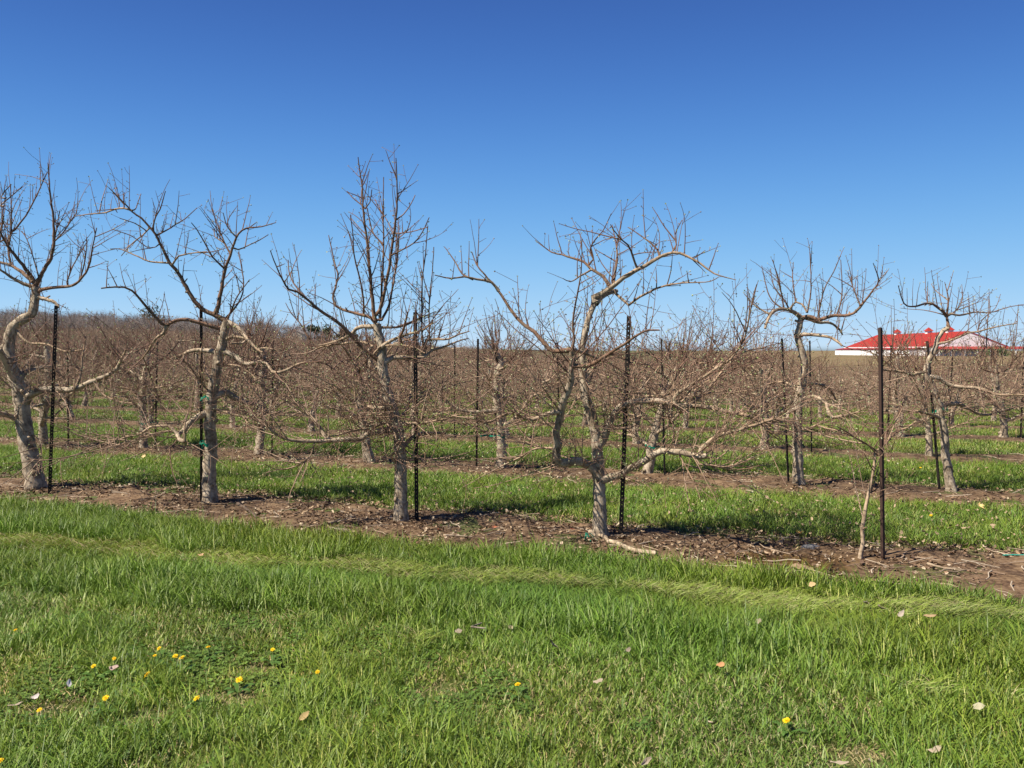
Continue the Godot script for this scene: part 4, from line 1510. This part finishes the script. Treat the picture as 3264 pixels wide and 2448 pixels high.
	stem(s, 18, 7, [73, 77, 56, 72, 78, 56, 73, 82, 56, 75, 85, 57, 81, 90, 59, 89, 94, 61, 99, 97, 64, 107, 101, 67, 115, 104, 70, 124, 107, 73, 131, 106, 76])
	stem(s, 10, 3, [69, 76, 52, 72, 70, 54, 80, 70, 58, 90, 69, 64, 98, 68, 70, 107, 70, 77])
	stem(s, 11, 3, [-39, 77, 9, -39, 77, 9, -49, 77, 4, -58, 75, -1, -65, 70, -8, -74, 65, -16, -82, 72, -26])
	stem(s, 21, 4, [-35, 108, 17, -37, 109, 18, -49, 106, 20, -59, 103, 23, -67, 105, 25, -74, 109, 28, -85, 106, 32, -93, 102, 36, -102, 103, 39, -107, 108, 42, -119, 110, 47])
	stem(s, 10, 4, [-37, 99, 15, -48, 98, 4, -54, 94, -5])
	stem(s, 8, 3, [-37, 109, 18, -37, 110, 18, -44, 120, 26, -52, 131, 38])
	stem(s, 7, 3, [58, 78, 41, 58, 77, 42, 61, 70, 45, 64, 63, 52, 67, 56, 59, 69, 46, 71])
	stem(s, 7, 3, [31, 116, 11, 33, 114, 12, 30, 102, 18, 22, 96, 25, 9, 96, 35, -5, 97, 46])
	stem(s, 7, 3, [63, 110, 19, 59, 108, 21, 56, 105, 24, 45, 107, 34, 32, 114, 49])
	stem(s, 7, 3, [110, 108, 41, 122, 103, 37, 134, 93, 30, 148, 83, 21])
	stem(s, 10, 5, [27, 116, 10, 27, 117, 9, 26, 130, 7, 28, 151, 0])
	stem(s, 9, 5, [59, 121, 21, 59, 137, 7, 60, 151, -9])

func bones_third(s):
	stem(s, 65, 39, [0, -6, 0, 0, 12, 0, 0, 26, 0, 0, 41, -1, 0, 57, -1, -1, 70, -1, -2, 83, -2, -5, 95, -2, -8, 107, -2, -10, 109, -2, -12, 118, -3, -14, 128, -3, -16, 137, -3, -17, 145, -4, -18, 155, -4, -17, 161, -4, -19, 171, -4, -21, 178, -5, -22, 185, -5])
	stem(s, 16, 4, [-23, 186, -5, -28, 191, -6, -38, 194, -8, -51, 197, -11, -63, 203, -15, -66, 210, -18, -62, 230, -24, -66, 244, -29, -74, 272, -40])
	stem(s, 18, 4, [-24, 188, -5, -25, 198, -5, -26, 210, -4, -28, 234, -2, -30, 261, 1, -32, 281, 3, -33, 292, 4, -33, 309, 6, -35, 325, 8, -36, 336, 10])
	stem(s, 18, 4, [-27, 190, -6, -28, 189, -6, -20, 198, -5, -14, 217, -1, -9, 238, 3, -6, 255, 7, -3, 271, 11, 0, 290, 16, 1, 312, 23, 1, 325, 27, 1, 331, 29])
	stem(s, 12, 4, [-24, 189, -5, -20, 189, -6, -18, 217, -8, -17, 239, -11, -17, 269, -16, -18, 291, -19, -18, 325, -25])
	stem(s, 10, 4, [-36, 193, -8, -35, 194, -8, -35, 212, -4, -38, 231, 0, -41, 249, 6, -41, 268, 12, -42, 283, 17])
	stem(s, 12, 4, [-20, 189, -6, -18, 189, -6, -12, 201, -9, -9, 218, -16, -7, 244, -28, -6, 269, -40, -8, 289, -51])
	stem(s, 7, 4, [-7, 248, 6, -6, 248, 6, 5, 253, 9, 15, 258, 13, 23, 267, 18, 30, 279, 26])
	stem(s, 6, 4, [-33, 290, 4, -31, 291, 4, -44, 302, -2, -49, 308, -6])
	stem(s, 6, 4, [-31, 291, 4, -31, 290, 4, -26, 296, 7, -23, 306, 14])
	stem(s, 6, 4, [-30, 267, 1, -37, 273, -3, -46, 283, -11, -48, 286, -14])
	stem(s, 6, 4, [-17, 287, -19, -23, 297, -25, -28, 306, -34])
	stem(s, 6, 4, [-4, 266, 10, -10, 278, 2, -15, 286, -5])
	stem(s, 6, 4, [-1, 279, 13, 5, 284, 11, 11, 293, 8, 15, 303, 3])
	stem(s, 6, 4, [-4, 267, 10, -3, 267, 10, 9, 267, 16, 18, 268, 22, 29, 270, 30])
	stem(s, 7, 4, [-17, 260, -14, -25, 268, -19, -31, 279, -27, -36, 298, -39])
	stem(s, 22, 4, [-17, 150, -4, -19, 150, -4, -26, 156, -2, -37, 166, 1, -50, 180, 6, -61, 190, 10, -71, 197, 15, -83, 208, 20, -89, 213, 23, -96, 215, 26, -102, 227, 32, -106, 240, 38, -108, 248, 41])
	stem(s, 8, 4, [-83, 208, 20, -92, 218, 15, -100, 230, 8, -103, 244, 0])
	stem(s, 22, 7, [-22, 183, -5, -25, 183, -5, -36, 183, -8, -43, 181, -11, -47, 176, -13, -57, 172, -18, -68, 168, -23, -83, 165, -30])
	stem(s, 13, 9, [-30, 160, -1, -26, 165, -3, -35, 168, -7, -46, 168, -13, -56, 167, -19, -67, 166, -25, -75, 165, -30, -84, 163, -36])
	stem(s, 10, 3, [-84, 163, -36, -95, 175, -38, -103, 187, -41, -112, 197, -43, -118, 207, -46])
	stem(s, 7, 3, [-84, 163, -36, -95, 158, -39, -106, 157, -44, -112, 157, -46])
	stem(s, 10, 6, [-26, 155, -2, -23, 159, -1, -18, 164, 1, -6, 165, 7, 6, 165, 14, 16, 163, 20, 26, 158, 28])
	stem(s, 24, 5, [-17, 150, -4, -14, 150, -4, -8, 153, -6, 2, 154, -8, 13, 154, -12, 19, 154, -14, 23, 156, -16, 28, 160, -18, 37, 163, -22, 51, 169, -29, 62, 172, -34])
	stem(s, 15, 5, [19, 154, -15, 21, 163, -12, 24, 170, -10, 32, 171, -6, 45, 171, -1, 55, 175, 5, 65, 178, 10])
	stem(s, 13, 4, [-21, 181, -5, -18, 182, -6, -9, 182, -9, 0, 183, -14, 7, 186, -18, 18, 192, -26, 30, 198, -35])
	stem(s, 16, 7, [2, 165, 11, 2, 173, 13, 5, 179, 15, 7, 186, 18, 10, 195, 21])
	stem(s, 17, 4, [-16, 164, 2, -6, 170, 5, 2, 173, 8, 11, 176, 11, 23, 179, 16, 33, 186, 22])
	stem(s, 35, 9, [-4, 90, -2, -2, 90, -2, -12, 86, 0, -23, 85, 3, -31, 82, 5, -36, 78, 7, -47, 79, 11, -63, 78, 17, -76, 78, 22, -89, 79, 27, -99, 81, 32, -106, 86, 36, -112, 93, 40, -114, 99, 43])
	stem(s, 20, 7, [-63, 78, 16, -72, 89, 13, -85, 103, 8, -96, 111, 3, -103, 116, 0, -111, 120, -4])
	stem(s, 8, 3, [-75, 78, 21, -77, 68, 25, -83, 60, 30, -95, 55, 38, -105, 56, 45, -112, 61, 51])
	stem(s, 19, 6, [-3, 87, -2, -4, 86, -2, -9, 92, 0, -15, 93, 3, -20, 91, 4, -26, 88, 8, -35, 88, 13, -43, 87, 17, -53, 84, 23, -61, 83, 28])
	stem(s, 22, 16, [-8, 107, -2, -7, 107, -3, -17, 106, -8, -29, 106, -16, -36, 106, -22])
	stem(s, 11, 7, [-28, 162, -2, -27, 162, -2, -32, 160, -1, -40, 152, 3, -42, 136, 9, -39, 118, 17, -35, 104, 24, -31, 99, 28])
	stem(s, 16, 6, [-4, 92, -2, -2, 92, -1, 14, 93, 6, 29, 95, 15, 44, 99, 26, 59, 104, 38])
	stem(s, 22, 10, [-1, 69, -1, 1, 69, -2, 6, 75, -7, 13, 80, -14, 25, 81, -26, 39, 79, -41])
	stem(s, 10, 4, [-2, 78, -2, -4, 78, -1, 0, 71, 3, 8, 66, 8, 19, 61, 16, 30, 58, 25, 47, 55, 38])
	stem(s, 13, 9, [-5, 95, -2, -7, 95, -2, -13, 92, 2, -5, 86, 8, -1, 74, 18])
	stem(s, 15, 9, [-6, 98, -2, 0, 99, -5, 5, 105, -11, 7, 120, -26, 9, 126, -32])
	stem(s, 17, 13, [0, 57, -1, -5, 57, 2, -8, 62, 7, -5, 66, 11])
	stem(s, 9, 4, [20, 162, -13, 19, 181, -12, 20, 224, -8, 23, 247, -6, 26, 276, -3])
	stem(s, 7, 4, [27, 170, -8, 26, 195, -10, 27, 217, -13, 29, 235, -15, 30, 258, -18])

func bones_second(s):
	stem(s, 73, 44, [0, -6, 0, 0, 10, 0, 0, 25, 0, 1, 43, 0, 2, 67, 0, 2, 92, 0, 4, 113, 0, 8, 133, 0, 11, 153, 0, 13, 160, 0, 16, 173, 0, 18, 183, 0, 21, 191, 0])
	stem(s, 27, 4, [21, 191, 0, 15, 194, 0, 7, 198, 1, -4, 204, 3, -14, 217, 5, -21, 231, 7, -28, 244, 9, -34, 251, 11, -40, 266, 14, -45, 279, 17, -51, 287, 19, -58, 295, 21, -66, 301, 23, -74, 311, 26, -86, 324, 30])
	stem(s, 10, 4, [-66, 302, 23, -75, 305, 21, -86, 305, 17, -98, 302, 12, -120, 302, 2, -139, 301, -7])
	stem(s, 8, 4, [-50, 286, 18, -52, 284, 19, -57, 277, 22, -65, 267, 30, -71, 255, 38])
	stem(s, 8, 4, [-45, 278, 16, -40, 281, 14, -29, 291, 5, -22, 298, -2, -14, 311, -14])
	stem(s, 8, 4, [-48, 284, 18, -43, 296, 22, -36, 303, 27, -26, 319, 38])
	stem(s, 10, 4, [-32, 249, 11, -30, 250, 11, -22, 257, 16, -5, 259, 26, 15, 259, 41])
	stem(s, 10, 4, [-34, 251, 11, -57, 253, 5, -72, 259, 0, -92, 267, -8, -106, 268, -14])
	stem(s, 6, 4, [-66, 302, 23, -63, 304, 22, -61, 321, 13])
	stem(s, 6, 4, [-42, 270, 15, -52, 265, 16, -68, 277, 20, -85, 283, 25])
	stem(s, 6, 4, [-53, 282, 20, -55, 284, 21, -62, 289, 28, -71, 292, 40])
	stem(s, 6, 4, [-75, 305, 21, -75, 306, 21, -77, 322, 16])
	stem(s, 23, 4, [8, 198, 1, 12, 207, 1, 16, 223, 2, 20, 243, 4, 25, 255, 5, 31, 271, 6, 36, 281, 7, 45, 287, 8, 61, 288, 10, 76, 292, 11])
	stem(s, 10, 4, [27, 261, 5, 20, 272, 2, 11, 291, -5, 1, 310, -15])
	stem(s, 10, 4, [21, 245, 4, 20, 246, 4, 10, 257, 8, 3, 272, 14, -2, 284, 20, -6, 290, 24])
	stem(s, 8, 4, [35, 278, 7, 33, 279, 7, 26, 288, 11, 24, 301, 17])
	stem(s, 8, 4, [29, 267, 6, 35, 265, 4, 45, 271, -2, 53, 276, -7, 61, 283, -14])
	stem(s, 7, 4, [20, 272, 2, 8, 280, -3, 7, 289, -8])
	stem(s, 6, 4, [46, 287, 8, 46, 286, 8, 52, 294, -2])
	stem(s, 24, 7, [18, 183, 0, 16, 183, 0, -3, 189, 5, -17, 193, 9, -29, 192, 13, -36, 187, 16, -43, 192, 20, -49, 201, 25, -56, 213, 31, -62, 221, 36, -68, 224, 39, -75, 224, 44, -86, 222, 50])
	stem(s, 18, 6, [-35, 187, 16, -35, 187, 16, -40, 179, 14, -50, 173, 10, -59, 162, 4, -72, 150, -4])
	stem(s, 28, 10, [20, 191, 0, 27, 188, 2, 39, 180, 9, 53, 167, 21, 66, 159, 30])
	stem(s, 18, 11, [16, 172, 0, 18, 172, 0, 33, 175, 7, 47, 172, 15, 43, 168, 20, 34, 168, 30])
	stem(s, 26, 15, [13, 159, 0, 12, 159, 0, -7, 161, -6, -21, 160, -12, -33, 156, -18, -48, 152, -25])
	stem(s, 15, 8, [-31, 157, -17, -30, 156, -16, -33, 147, -12, -39, 144, -7])
	stem(s, 29, 15, [13, 158, 0, 22, 159, 2, 29, 156, 4, 38, 149, 9, 47, 147, 12, 57, 149, 17, 66, 148, 21, 75, 140, 27, 81, 138, 30])
	stem(s, 16, 6, [81, 138, 30, 92, 142, 28, 103, 148, 24, 115, 150, 19, 125, 148, 15, 135, 141, 10])
	stem(s, 37, 15, [4, 113, 0, 6, 113, 0, 13, 115, -3, 19, 116, -5, 24, 111, -9, 32, 106, -15, 40, 104, -20, 48, 100, -26, 56, 93, -33, 65, 94, -40])
	stem(s, 34, 21, [2, 96, 0, -7, 93, 6, -14, 87, 14, -17, 79, 23, -21, 75, 30, -16, 71, 36, -10, 70, 40])
	stem(s, 13, 5, [-20, 77, 28, -27, 79, 29, -42, 77, 33, -56, 73, 37, -66, 69, 42, -82, 65, 48])
	stem(s, 16, 6, [-21, 76, 30, -31, 85, 28, -39, 85, 27, -50, 83, 24, -62, 76, 21, -75, 73, 18, -91, 69, 14, -113, 68, 9, -128, 70, 5])
	stem(s, 12, 5, [-10, 70, 40, -10, 72, 40, -11, 87, 36, -9, 102, 30])
	stem(s, 15, 5, [3, 101, 0, 1, 101, 0, 12, 99, 4, 30, 95, 11, 53, 91, 22, 68, 86, 30])
	stem(s, 13, 5, [9, 144, 0, 18, 145, 1, 32, 145, 5, 47, 138, 10, 58, 127, 16, 64, 114, 22, 66, 97, 30, 69, 87, 35])
	stem(s, 11, 5, [4, 117, 0, -4, 125, 5, -12, 145, 18, -20, 156, 30])
	stem(s, 10, 4, [18, 193, 0, 32, 213, -7, 34, 233, -15, 24, 267, -30])
	stem(s, 11, 4, [20, 191, 0, 26, 202, 3, 36, 218, 10, 51, 233, 20])
	stem(s, 6, 3, [-17, 72, 34, -19, 71, 34, -30, 59, 39, -39, 52, 44])
	stem(s, 6, 3, [-26, 63, 37, -20, 41, 47, -9, 25, 57])

func bones_first(s):
	stem(s, 107, 43, [1, -6, 0, -3, 22, 0, -8, 47, -1, -12, 72, -1, -15, 97, -2, -19, 117, -2, -24, 134, -2, -27, 146, -3, -29, 166, -3, -24, 187, -4, -12, 196, -4, -2, 203, -4, -1, 210, -4, 1, 218, -5, 2, 233, -5])
	stem(s, 42, 30, [-20, 121, -2, -18, 122, -2, -22, 134, 6, -22, 149, 17, -21, 161, 28])
	stem(s, 25, 8, [2, 233, -5, 2, 237, -5, -6, 253, 0, -15, 269, 5, -22, 283, 11, -25, 293, 15, -30, 304, 20])
	stem(s, 23, 8, [1, 239, -4, -16, 250, -10, -32, 259, -17, -50, 264, -25, -68, 273, -34])
	stem(s, 23, 8, [2, 233, -5, 1, 233, -5, -10, 237, -2, -21, 244, 3, -30, 252, 9, -40, 258, 15])
	stem(s, 23, 5, [2, 237, -5, 4, 237, -5, 13, 253, -4, 22, 266, -3, 26, 284, -2, 27, 313, 0, 25, 339, 2, 25, 373, 5])
	stem(s, 21, 5, [2, 226, -5, 10, 230, -4, 22, 232, -2, 34, 233, 1, 50, 234, 5, 65, 244, 10, 74, 256, 14, 82, 275, 22, 91, 296, 30])
	stem(s, 9, 5, [-20, 281, 10, -19, 277, 10, -17, 302, 7, -21, 350, 0])
	stem(s, 10, 5, [-17, 297, 7, -15, 296, 7, -4, 310, 5, 5, 329, 1, 11, 346, -3, 17, 365, -8])
	stem(s, 13, 11, [-32, 259, -17, -38, 276, -22, -40, 292, -28, -38, 302, -32])
	stem(s, 8, 5, [26, 284, -2, 25, 284, -2, 38, 294, 1, 52, 310, 6, 58, 316, 8])
	stem(s, 8, 5, [7, 244, -4, -11, 284, -17, -23, 300, -24])
	stem(s, 8, 5, [22, 268, -3, 25, 300, -11, 25, 322, -18])
	stem(s, 8, 5, [-23, 285, 12, -28, 283, 11, -25, 312, 8, -31, 294, 5, -28, 342, -3])
	stem(s, 8, 5, [-29, 325, 0, -34, 325, -1, -25, 337, -7, -16, 350, -15])
	stem(s, 8, 5, [-28, 334, -2, -34, 335, -2, -22, 350, -2])
	stem(s, 8, 5, [60, 240, 8, 65, 265, 4, 64, 290, -2])
	stem(s, 8, 5, [44, 234, 3, 43, 238, 3, 48, 257, -1, 58, 279, -7])
	stem(s, 23, 17, [1, 222, -5, 16, 219, 0, 30, 215, 6, 36, 209, 10])
	stem(s, 35, 17, [-19, 124, 0, -17, 125, -1, -15, 134, -8, -10, 137, -17, -5, 140, -30, -1, 141, -40])
	stem(s, 45, 21, [-15, 99, -2, -12, 99, -1, -3, 109, 1, 8, 113, 4, 28, 115, 9, 51, 115, 15, 72, 122, 22, 89, 128, 28, 104, 133, 34, 115, 140, 38])
	stem(s, 19, 9, [115, 140, 38, 121, 149, 42, 129, 161, 48])
	stem(s, 15, 7, [53, 115, 16, 60, 126, 13, 60, 146, 7, 60, 176, -4])
	stem(s, 14, 7, [83, 125, 26, 95, 111, 31, 112, 104, 37, 135, 102, 46])
	stem(s, 37, 25, [-13, 78, -1, -14, 78, -1, -24, 85, 8, -29, 89, 16, -36, 94, 29])
	stem(s, 35, 20, [-28, 166, -3, -27, 166, -4, -37, 165, -7, -47, 161, -13, -66, 164, -23])
	stem(s, 10, 5, [-10, 60, -1, 1, 62, 1, 10, 48, 5, 12, 34, 10, 12, 22, 14])
	stem(s, 12, 5, [21, 82, 1, 38, 95, 6, 53, 103, 11])
	stem(s, 17, 7, [-24, 187, -4, -4, 169, 2, 22, 167, 10, 46, 159, 18, 70, 161, 26])

func bones_sapling(s):
	stem(s, 16, 10, [0, -6, 0, 1, 6, 0, 2, 14, 0, 2, 25, -1, 4, 37, -1, 7, 53, -2, 10, 68, -2, 12, 82, -3, 13, 84, -3])
	stem(s, 7, 3, [13, 83, -3, 10, 86, -2, 4, 89, 0, -7, 95, 4, -17, 101, 9, -24, 104, 12, -34, 105, 17])
	stem(s, 5, 3, [6, 51, -2, 7, 51, -2, 14, 55, -4, 21, 60, -8, 25, 66, -12])
	stem(s, 7, 4, [13, 84, -3, 21, 88, -8, 32, 95, -18, 44, 98, -28])
	stem(s, 5, 3, [21, 88, -8, 20, 90, -11, 28, 91, -18])
	stem(s, 4, 3, [10, 69, -2, 4, 77, 2, -1, 83, 8])
	stem(s, 4, 3, [12, 81, -3, 14, 80, -3, 3, 90, 1, -10, 96, 5, -19, 100, 8, -30, 104, 12])
	stem(s, 5, 3, [32, 95, -18, 30, 99, -19, 37, 101, -20, 49, 110, -24, 54, 122, -28])
	stem(s, 5, 3, [24, 90, -15, 24, 92, -15, 26, 101, -13, 32, 113, -9, 35, 125, -5])
	stem(s, 4, 3, [37, 101, -20, 50, 101, -27, 68, 106, -40])
	stem(s, 4, 3, [6, 88, -1, 7, 89, -1, 4, 98, -6, 5, 106, -11])
	stem(s, 4, 3, [-10, 96, 5, -11, 103, 1, -16, 108, -5])

func bones_r2_fifth(s):
	stem(s, 63, 33, [0, -6, 0, -2, 14, 0, -2, 24, 0, -3, 45, 0, -3, 68, -1, -3, 86, -1, -1, 107, -1, 1, 122, -1, 2, 115, -2, 3, 129, -2, 5, 144, -2, 1, 158, -2, -2, 169, -2, -5, 178, -3, -2, 187, -3, 0, 199, -3])
	stem(s, 24, 14, [0, 198, -3, -5, 202, -1, -11, 205, 1, -23, 208, 6, -37, 205, 13, -44, 198, 18, -51, 185, 27])
	stem(s, 10, 4, [-17, 207, 4, -20, 216, 2, -31, 235, -7, -33, 257, -16])
	stem(s, 12, 4, [-41, 201, 16, -51, 206, 14, -61, 214, 11, -70, 226, 6])
	stem(s, 26, 4, [0, 196, -3, 8, 200, -2, 17, 195, 1, 27, 197, 3, 36, 200, 6, 51, 201, 11, 59, 206, 14, 67, 218, 19, 74, 231, 25, 77, 239, 29, 67, 258, 37])
	stem(s, 21, 10, [6, 198, -2, 22, 193, -8, 40, 192, -17, 54, 185, -26, 60, 179, -32])
	stem(s, 12, 9, [-17, 208, 4, -15, 209, 4, -10, 216, 8, -4, 213, 12, -1, 204, 19])
	stem(s, 24, 12, [-4, 176, -3, 2, 178, 0, 18, 177, 9, 29, 174, 17, 37, 165, 27])
	stem(s, 10, 4, [-1, 204, 19, 0, 203, 18, 5, 232, 15, 5, 274, 9])
	stem(s, 10, 4, [20, 195, 1, 19, 202, 2, 24, 231, 5, 33, 250, 8, 40, 269, 11])
	stem(s, 9, 4, [-10, 215, 8, -11, 242, -1, -7, 264, -12])
	stem(s, 9, 4, [62, 212, 17, 61, 213, 16, 58, 225, 11, 54, 252, -3])
	stem(s, 9, 4, [38, 200, 6, 45, 224, 4, 46, 266, -4])
	stem(s, 7, 4, [77, 238, 29, 92, 252, 19])
	stem(s, 9, 4, [-23, 208, 6, -29, 232, 10, -40, 264, 16])
	stem(s, 9, 4, [-25, 208, 7, -39, 223, 2, -44, 260, -13])
	stem(s, 21, 16, [-1, 102, -1, 0, 102, -1, 6, 105, 5, 10, 106, 10, 15, 104, 19, 19, 100, 28, 18, 92, 39])
	stem(s, 17, 7, [-3, 66, -1, -2, 66, 0, 11, 69, 5, 16, 72, 8, 26, 69, 14, 34, 68, 20, 45, 62, 29])
	stem(s, 24, 12, [-3, 90, -1, -13, 89, 2, -17, 86, 5, -18, 81, 8, -29, 78, 14, -46, 77, 24, -67, 73, 39])
	stem(s, 17, 9, [-1, 105, -1, -9, 119, -11, -19, 122, -21, -28, 119, -31])
	stem(s, 20, 10, [18, 92, 39, 22, 84, 42, 36, 88, 51, 46, 92, 59])
	stem(s, 15, 18, [18, 93, 38, 20, 84, 48])
	stem(s, 17, 9, [1, 122, -1, 2, 122, -2, 16, 120, -9, 39, 116, -23, 57, 99, -41])

func bones_r2_sixth(s):
	stem(s, 52, 23, [0, -6, 0, -2, 10, 0, -4, 22, 0, -7, 37, 0, -9, 64, -1, -12, 80, -1, -16, 97, -1, -21, 114, -2, -26, 124, -2, -28, 126, -2, -31, 134, -2, -28, 147, -2, -23, 156, -2, -19, 165, -3, -17, 173, -3, -12, 181, -3, -6, 185, -3])
	stem(s, 17, 3, [-6, 185, -3, -6, 191, -4, -7, 200, -5, -4, 217, -8, -6, 237, -13])
	stem(s, 16, 4, [-7, 198, -5, -13, 204, -3, -21, 208, 0, -26, 211, 2, -34, 212, 5, -43, 210, 8, -53, 208, 12, -66, 211, 18, -78, 230, 30])
	stem(s, 13, 4, [-7, 200, -5, -6, 200, -5, 0, 201, -7, 10, 199, -10, 31, 203, -18, 51, 203, -27, 69, 205, -35])
	stem(s, 14, 5, [-19, 167, -3, -18, 167, -2, -8, 169, 0, 3, 174, 4, 11, 179, 8, 19, 180, 12, 27, 183, 17, 42, 187, 26, 51, 189, 32])
	stem(s, 17, 7, [-31, 135, -2, -42, 133, 0, -47, 131, 1, -56, 134, 3, -74, 137, 7, -84, 138, 10, -91, 147, 14, -96, 159, 18])
	stem(s, 26, 10, [-29, 128, -2, -24, 129, -1, -16, 128, 0, -8, 122, 2, 4, 119, 6, 17, 118, 10, 17, 118, 10, 28, 115, 14, 42, 110, 19, 63, 111, 28])
	stem(s, 28, 25, [-16, 96, -1, -11, 97, -3, 6, 99, -14, 20, 97, -23, 30, 93, -31])
	stem(s, 17, 10, [-13, 83, -1, -30, 88, 9, -54, 93, 29])
	stem(s, 18, 8, [-13, 85, -1, -24, 86, -6, -25, 80, -9, -35, 77, -16, -41, 70, -23, -50, 66, -31])
	stem(s, 16, 10, [30, 93, -31, 37, 90, -33, 50, 84, -36, 67, 84, -42, 86, 88, -49, 116, 95, -61])
	stem(s, 7, 3, [-12, 203, -3, -10, 204, -3, -20, 211, -9, -19, 220, -13])
	stem(s, 6, 3, [-34, 212, 5, -32, 223, 1, -29, 237, -5])
	stem(s, 8, 3, [-7, 198, -5, -6, 198, -5, 8, 206, -11, 18, 218, -20, 25, 236, -35])
	stem(s, 9, 3, [16, 118, 9, 24, 136, 8, 31, 154, 7, 34, 179, 4, 38, 221, -1])
	stem(s, 7, 3, [-4, 216, -8, -10, 228, -25, -9, 237, -38])
	stem(s, 6, 3, [19, 179, 12, 26, 193, 8, 45, 207, 0, 55, 223, -8])
	stem(s, 9, 3, [25, 140, 8, 41, 134, 7, 53, 136, 6, 61, 143, 5, 64, 159, 4, 68, 179, 2, 72, 211, -2])

func bones_r2_zero(s):
	stem(s, 73, 46, [0, -6, 0, 0, 19, 0, 0, 44, -1, 5, 76, -2, 7, 94, -2, 10, 130, -3, 6, 176, -5])

func bones_r2_first(s):
	stem(s, 60, 38, [0, -6, 0, 0, 16, 0, 1, 41, -1, 0, 80, -2, 0, 102, -3, 5, 130, -4, 8, 161, -5])

func bones_r2_second(s):
	stem(s, 67, 42, [0, -6, 0, 2, 16, 0, 4, 35, -1, 6, 66, -2, 6, 109, -3, 8, 140, -4, 6, 163, -5])

func bones_r2_third(s):
	stem(s, 72, 39, [0, -6, 0, -4, 15, 0, -8, 35, -1, -11, 61, -2, -14, 79, -2, -14, 92, -3, -10, 108, -3, -1, 128, -4, 2, 150, -5])

func bones_r2_fourth(s):
	stem(s, 71, 37, [0, -6, 0, 1, 24, 0, -1, 62, -2, -4, 83, -2, -7, 108, -3, -3, 131, -4, 0, 144, -5, -5, 155, -5])

func bones_r2_middle(s):
	stem(s, 65, 36, [0, -6, 0, 3, 10, 0, 5, 19, 0, 6, 32, -1, 10, 48, -1, 12, 61, -2, 16, 74, -2, 26, 106, -3, 36, 129, -4, 43, 143, -5])


func clear_sky(exposure: float) -> ImageTexture:
	# cloudless air: each colour fades from the horizon up to the zenith at a rate of its own
	var im := Image.create(16, 512, false, Image.FORMAT_RGBF)
	for y in 512:
		var up := sin(PI * (0.5 - (y + 0.5) / 512.0))
		var c := Color(0.1, 0.11, 0.07)
		if up > 0.0:
			c = Color(0.03 + 0.36 * exp(-9.6 * pow(up, 1.21)) + 0.2 * exp(-up * 18.0), 0.078 + 0.57 * exp(-10.8 * pow(up, 1.63)) + 0.12 * exp(-up * 18.0), 0.25 + 0.69 * exp(-9.7 * pow(up, 2.12)))
		for x in 16:
			im.set_pixel(x, y, Color(c.r / exposure, c.g / exposure, c.b / exposure))
	return ImageTexture.create_from_image(im)


func _ready() -> void:
	# camera
	var cam := Camera3D.new()
	cam.name = "camera"
	cam.fov = 48.2
	cam.near = 0.05
	cam.far = 12000.0
	add_child(cam)
	cam.position = Vector3(0, 1.6, 0)
	cam.rotation.x = -0.0391
	cam.current = true
	# sky and exposure
	var exposure := 1.9
	var sky_mat := PanoramaSkyMaterial.new()
	sky_mat.panorama = clear_sky(exposure)
	var sky := Sky.new()
	sky.sky_material = sky_mat
	var env := Environment.new()
	env.background_mode = Environment.BG_SKY
	env.sky = sky
	env.ambient_light_source = Environment.AMBIENT_SOURCE_SKY
	env.tonemap_mode = Environment.TONE_MAPPER_LINEAR
	env.tonemap_exposure = exposure
	env.sdfgi_enabled = true
	env.ssao_enabled = true
	env.ssil_enabled = true
	var world := WorldEnvironment.new()
	world.name = "world"
	world.environment = env
	add_child(world)
	# the sun, high behind the camera's shoulder
	var sun := DirectionalLight3D.new()
	sun.name = "sun"
	sun.light_energy = 1.6
	sun.light_color = Color(1.0, 0.955, 0.88)
	sun.light_angular_distance = 0.5
	sun.shadow_enabled = true
	add_child(sun)
	sun.look_at_from_position(Vector3.ZERO, Vector3(0.575, -0.777, -0.255))
	rough_noise.seed = 7
	rough_noise.frequency = 0.05
	rough_noise.fractal_octaves = 3
	patch_noise.seed = 19
	patch_noise.frequency = 0.06
	patch_noise.fractal_octaves = 3
	make_materials()
	build_ground()
	build_strips(14)
	build_far()
	build_orchard()
	build_stakes()
	build_grass()
	build_litter()
	build_small_things()
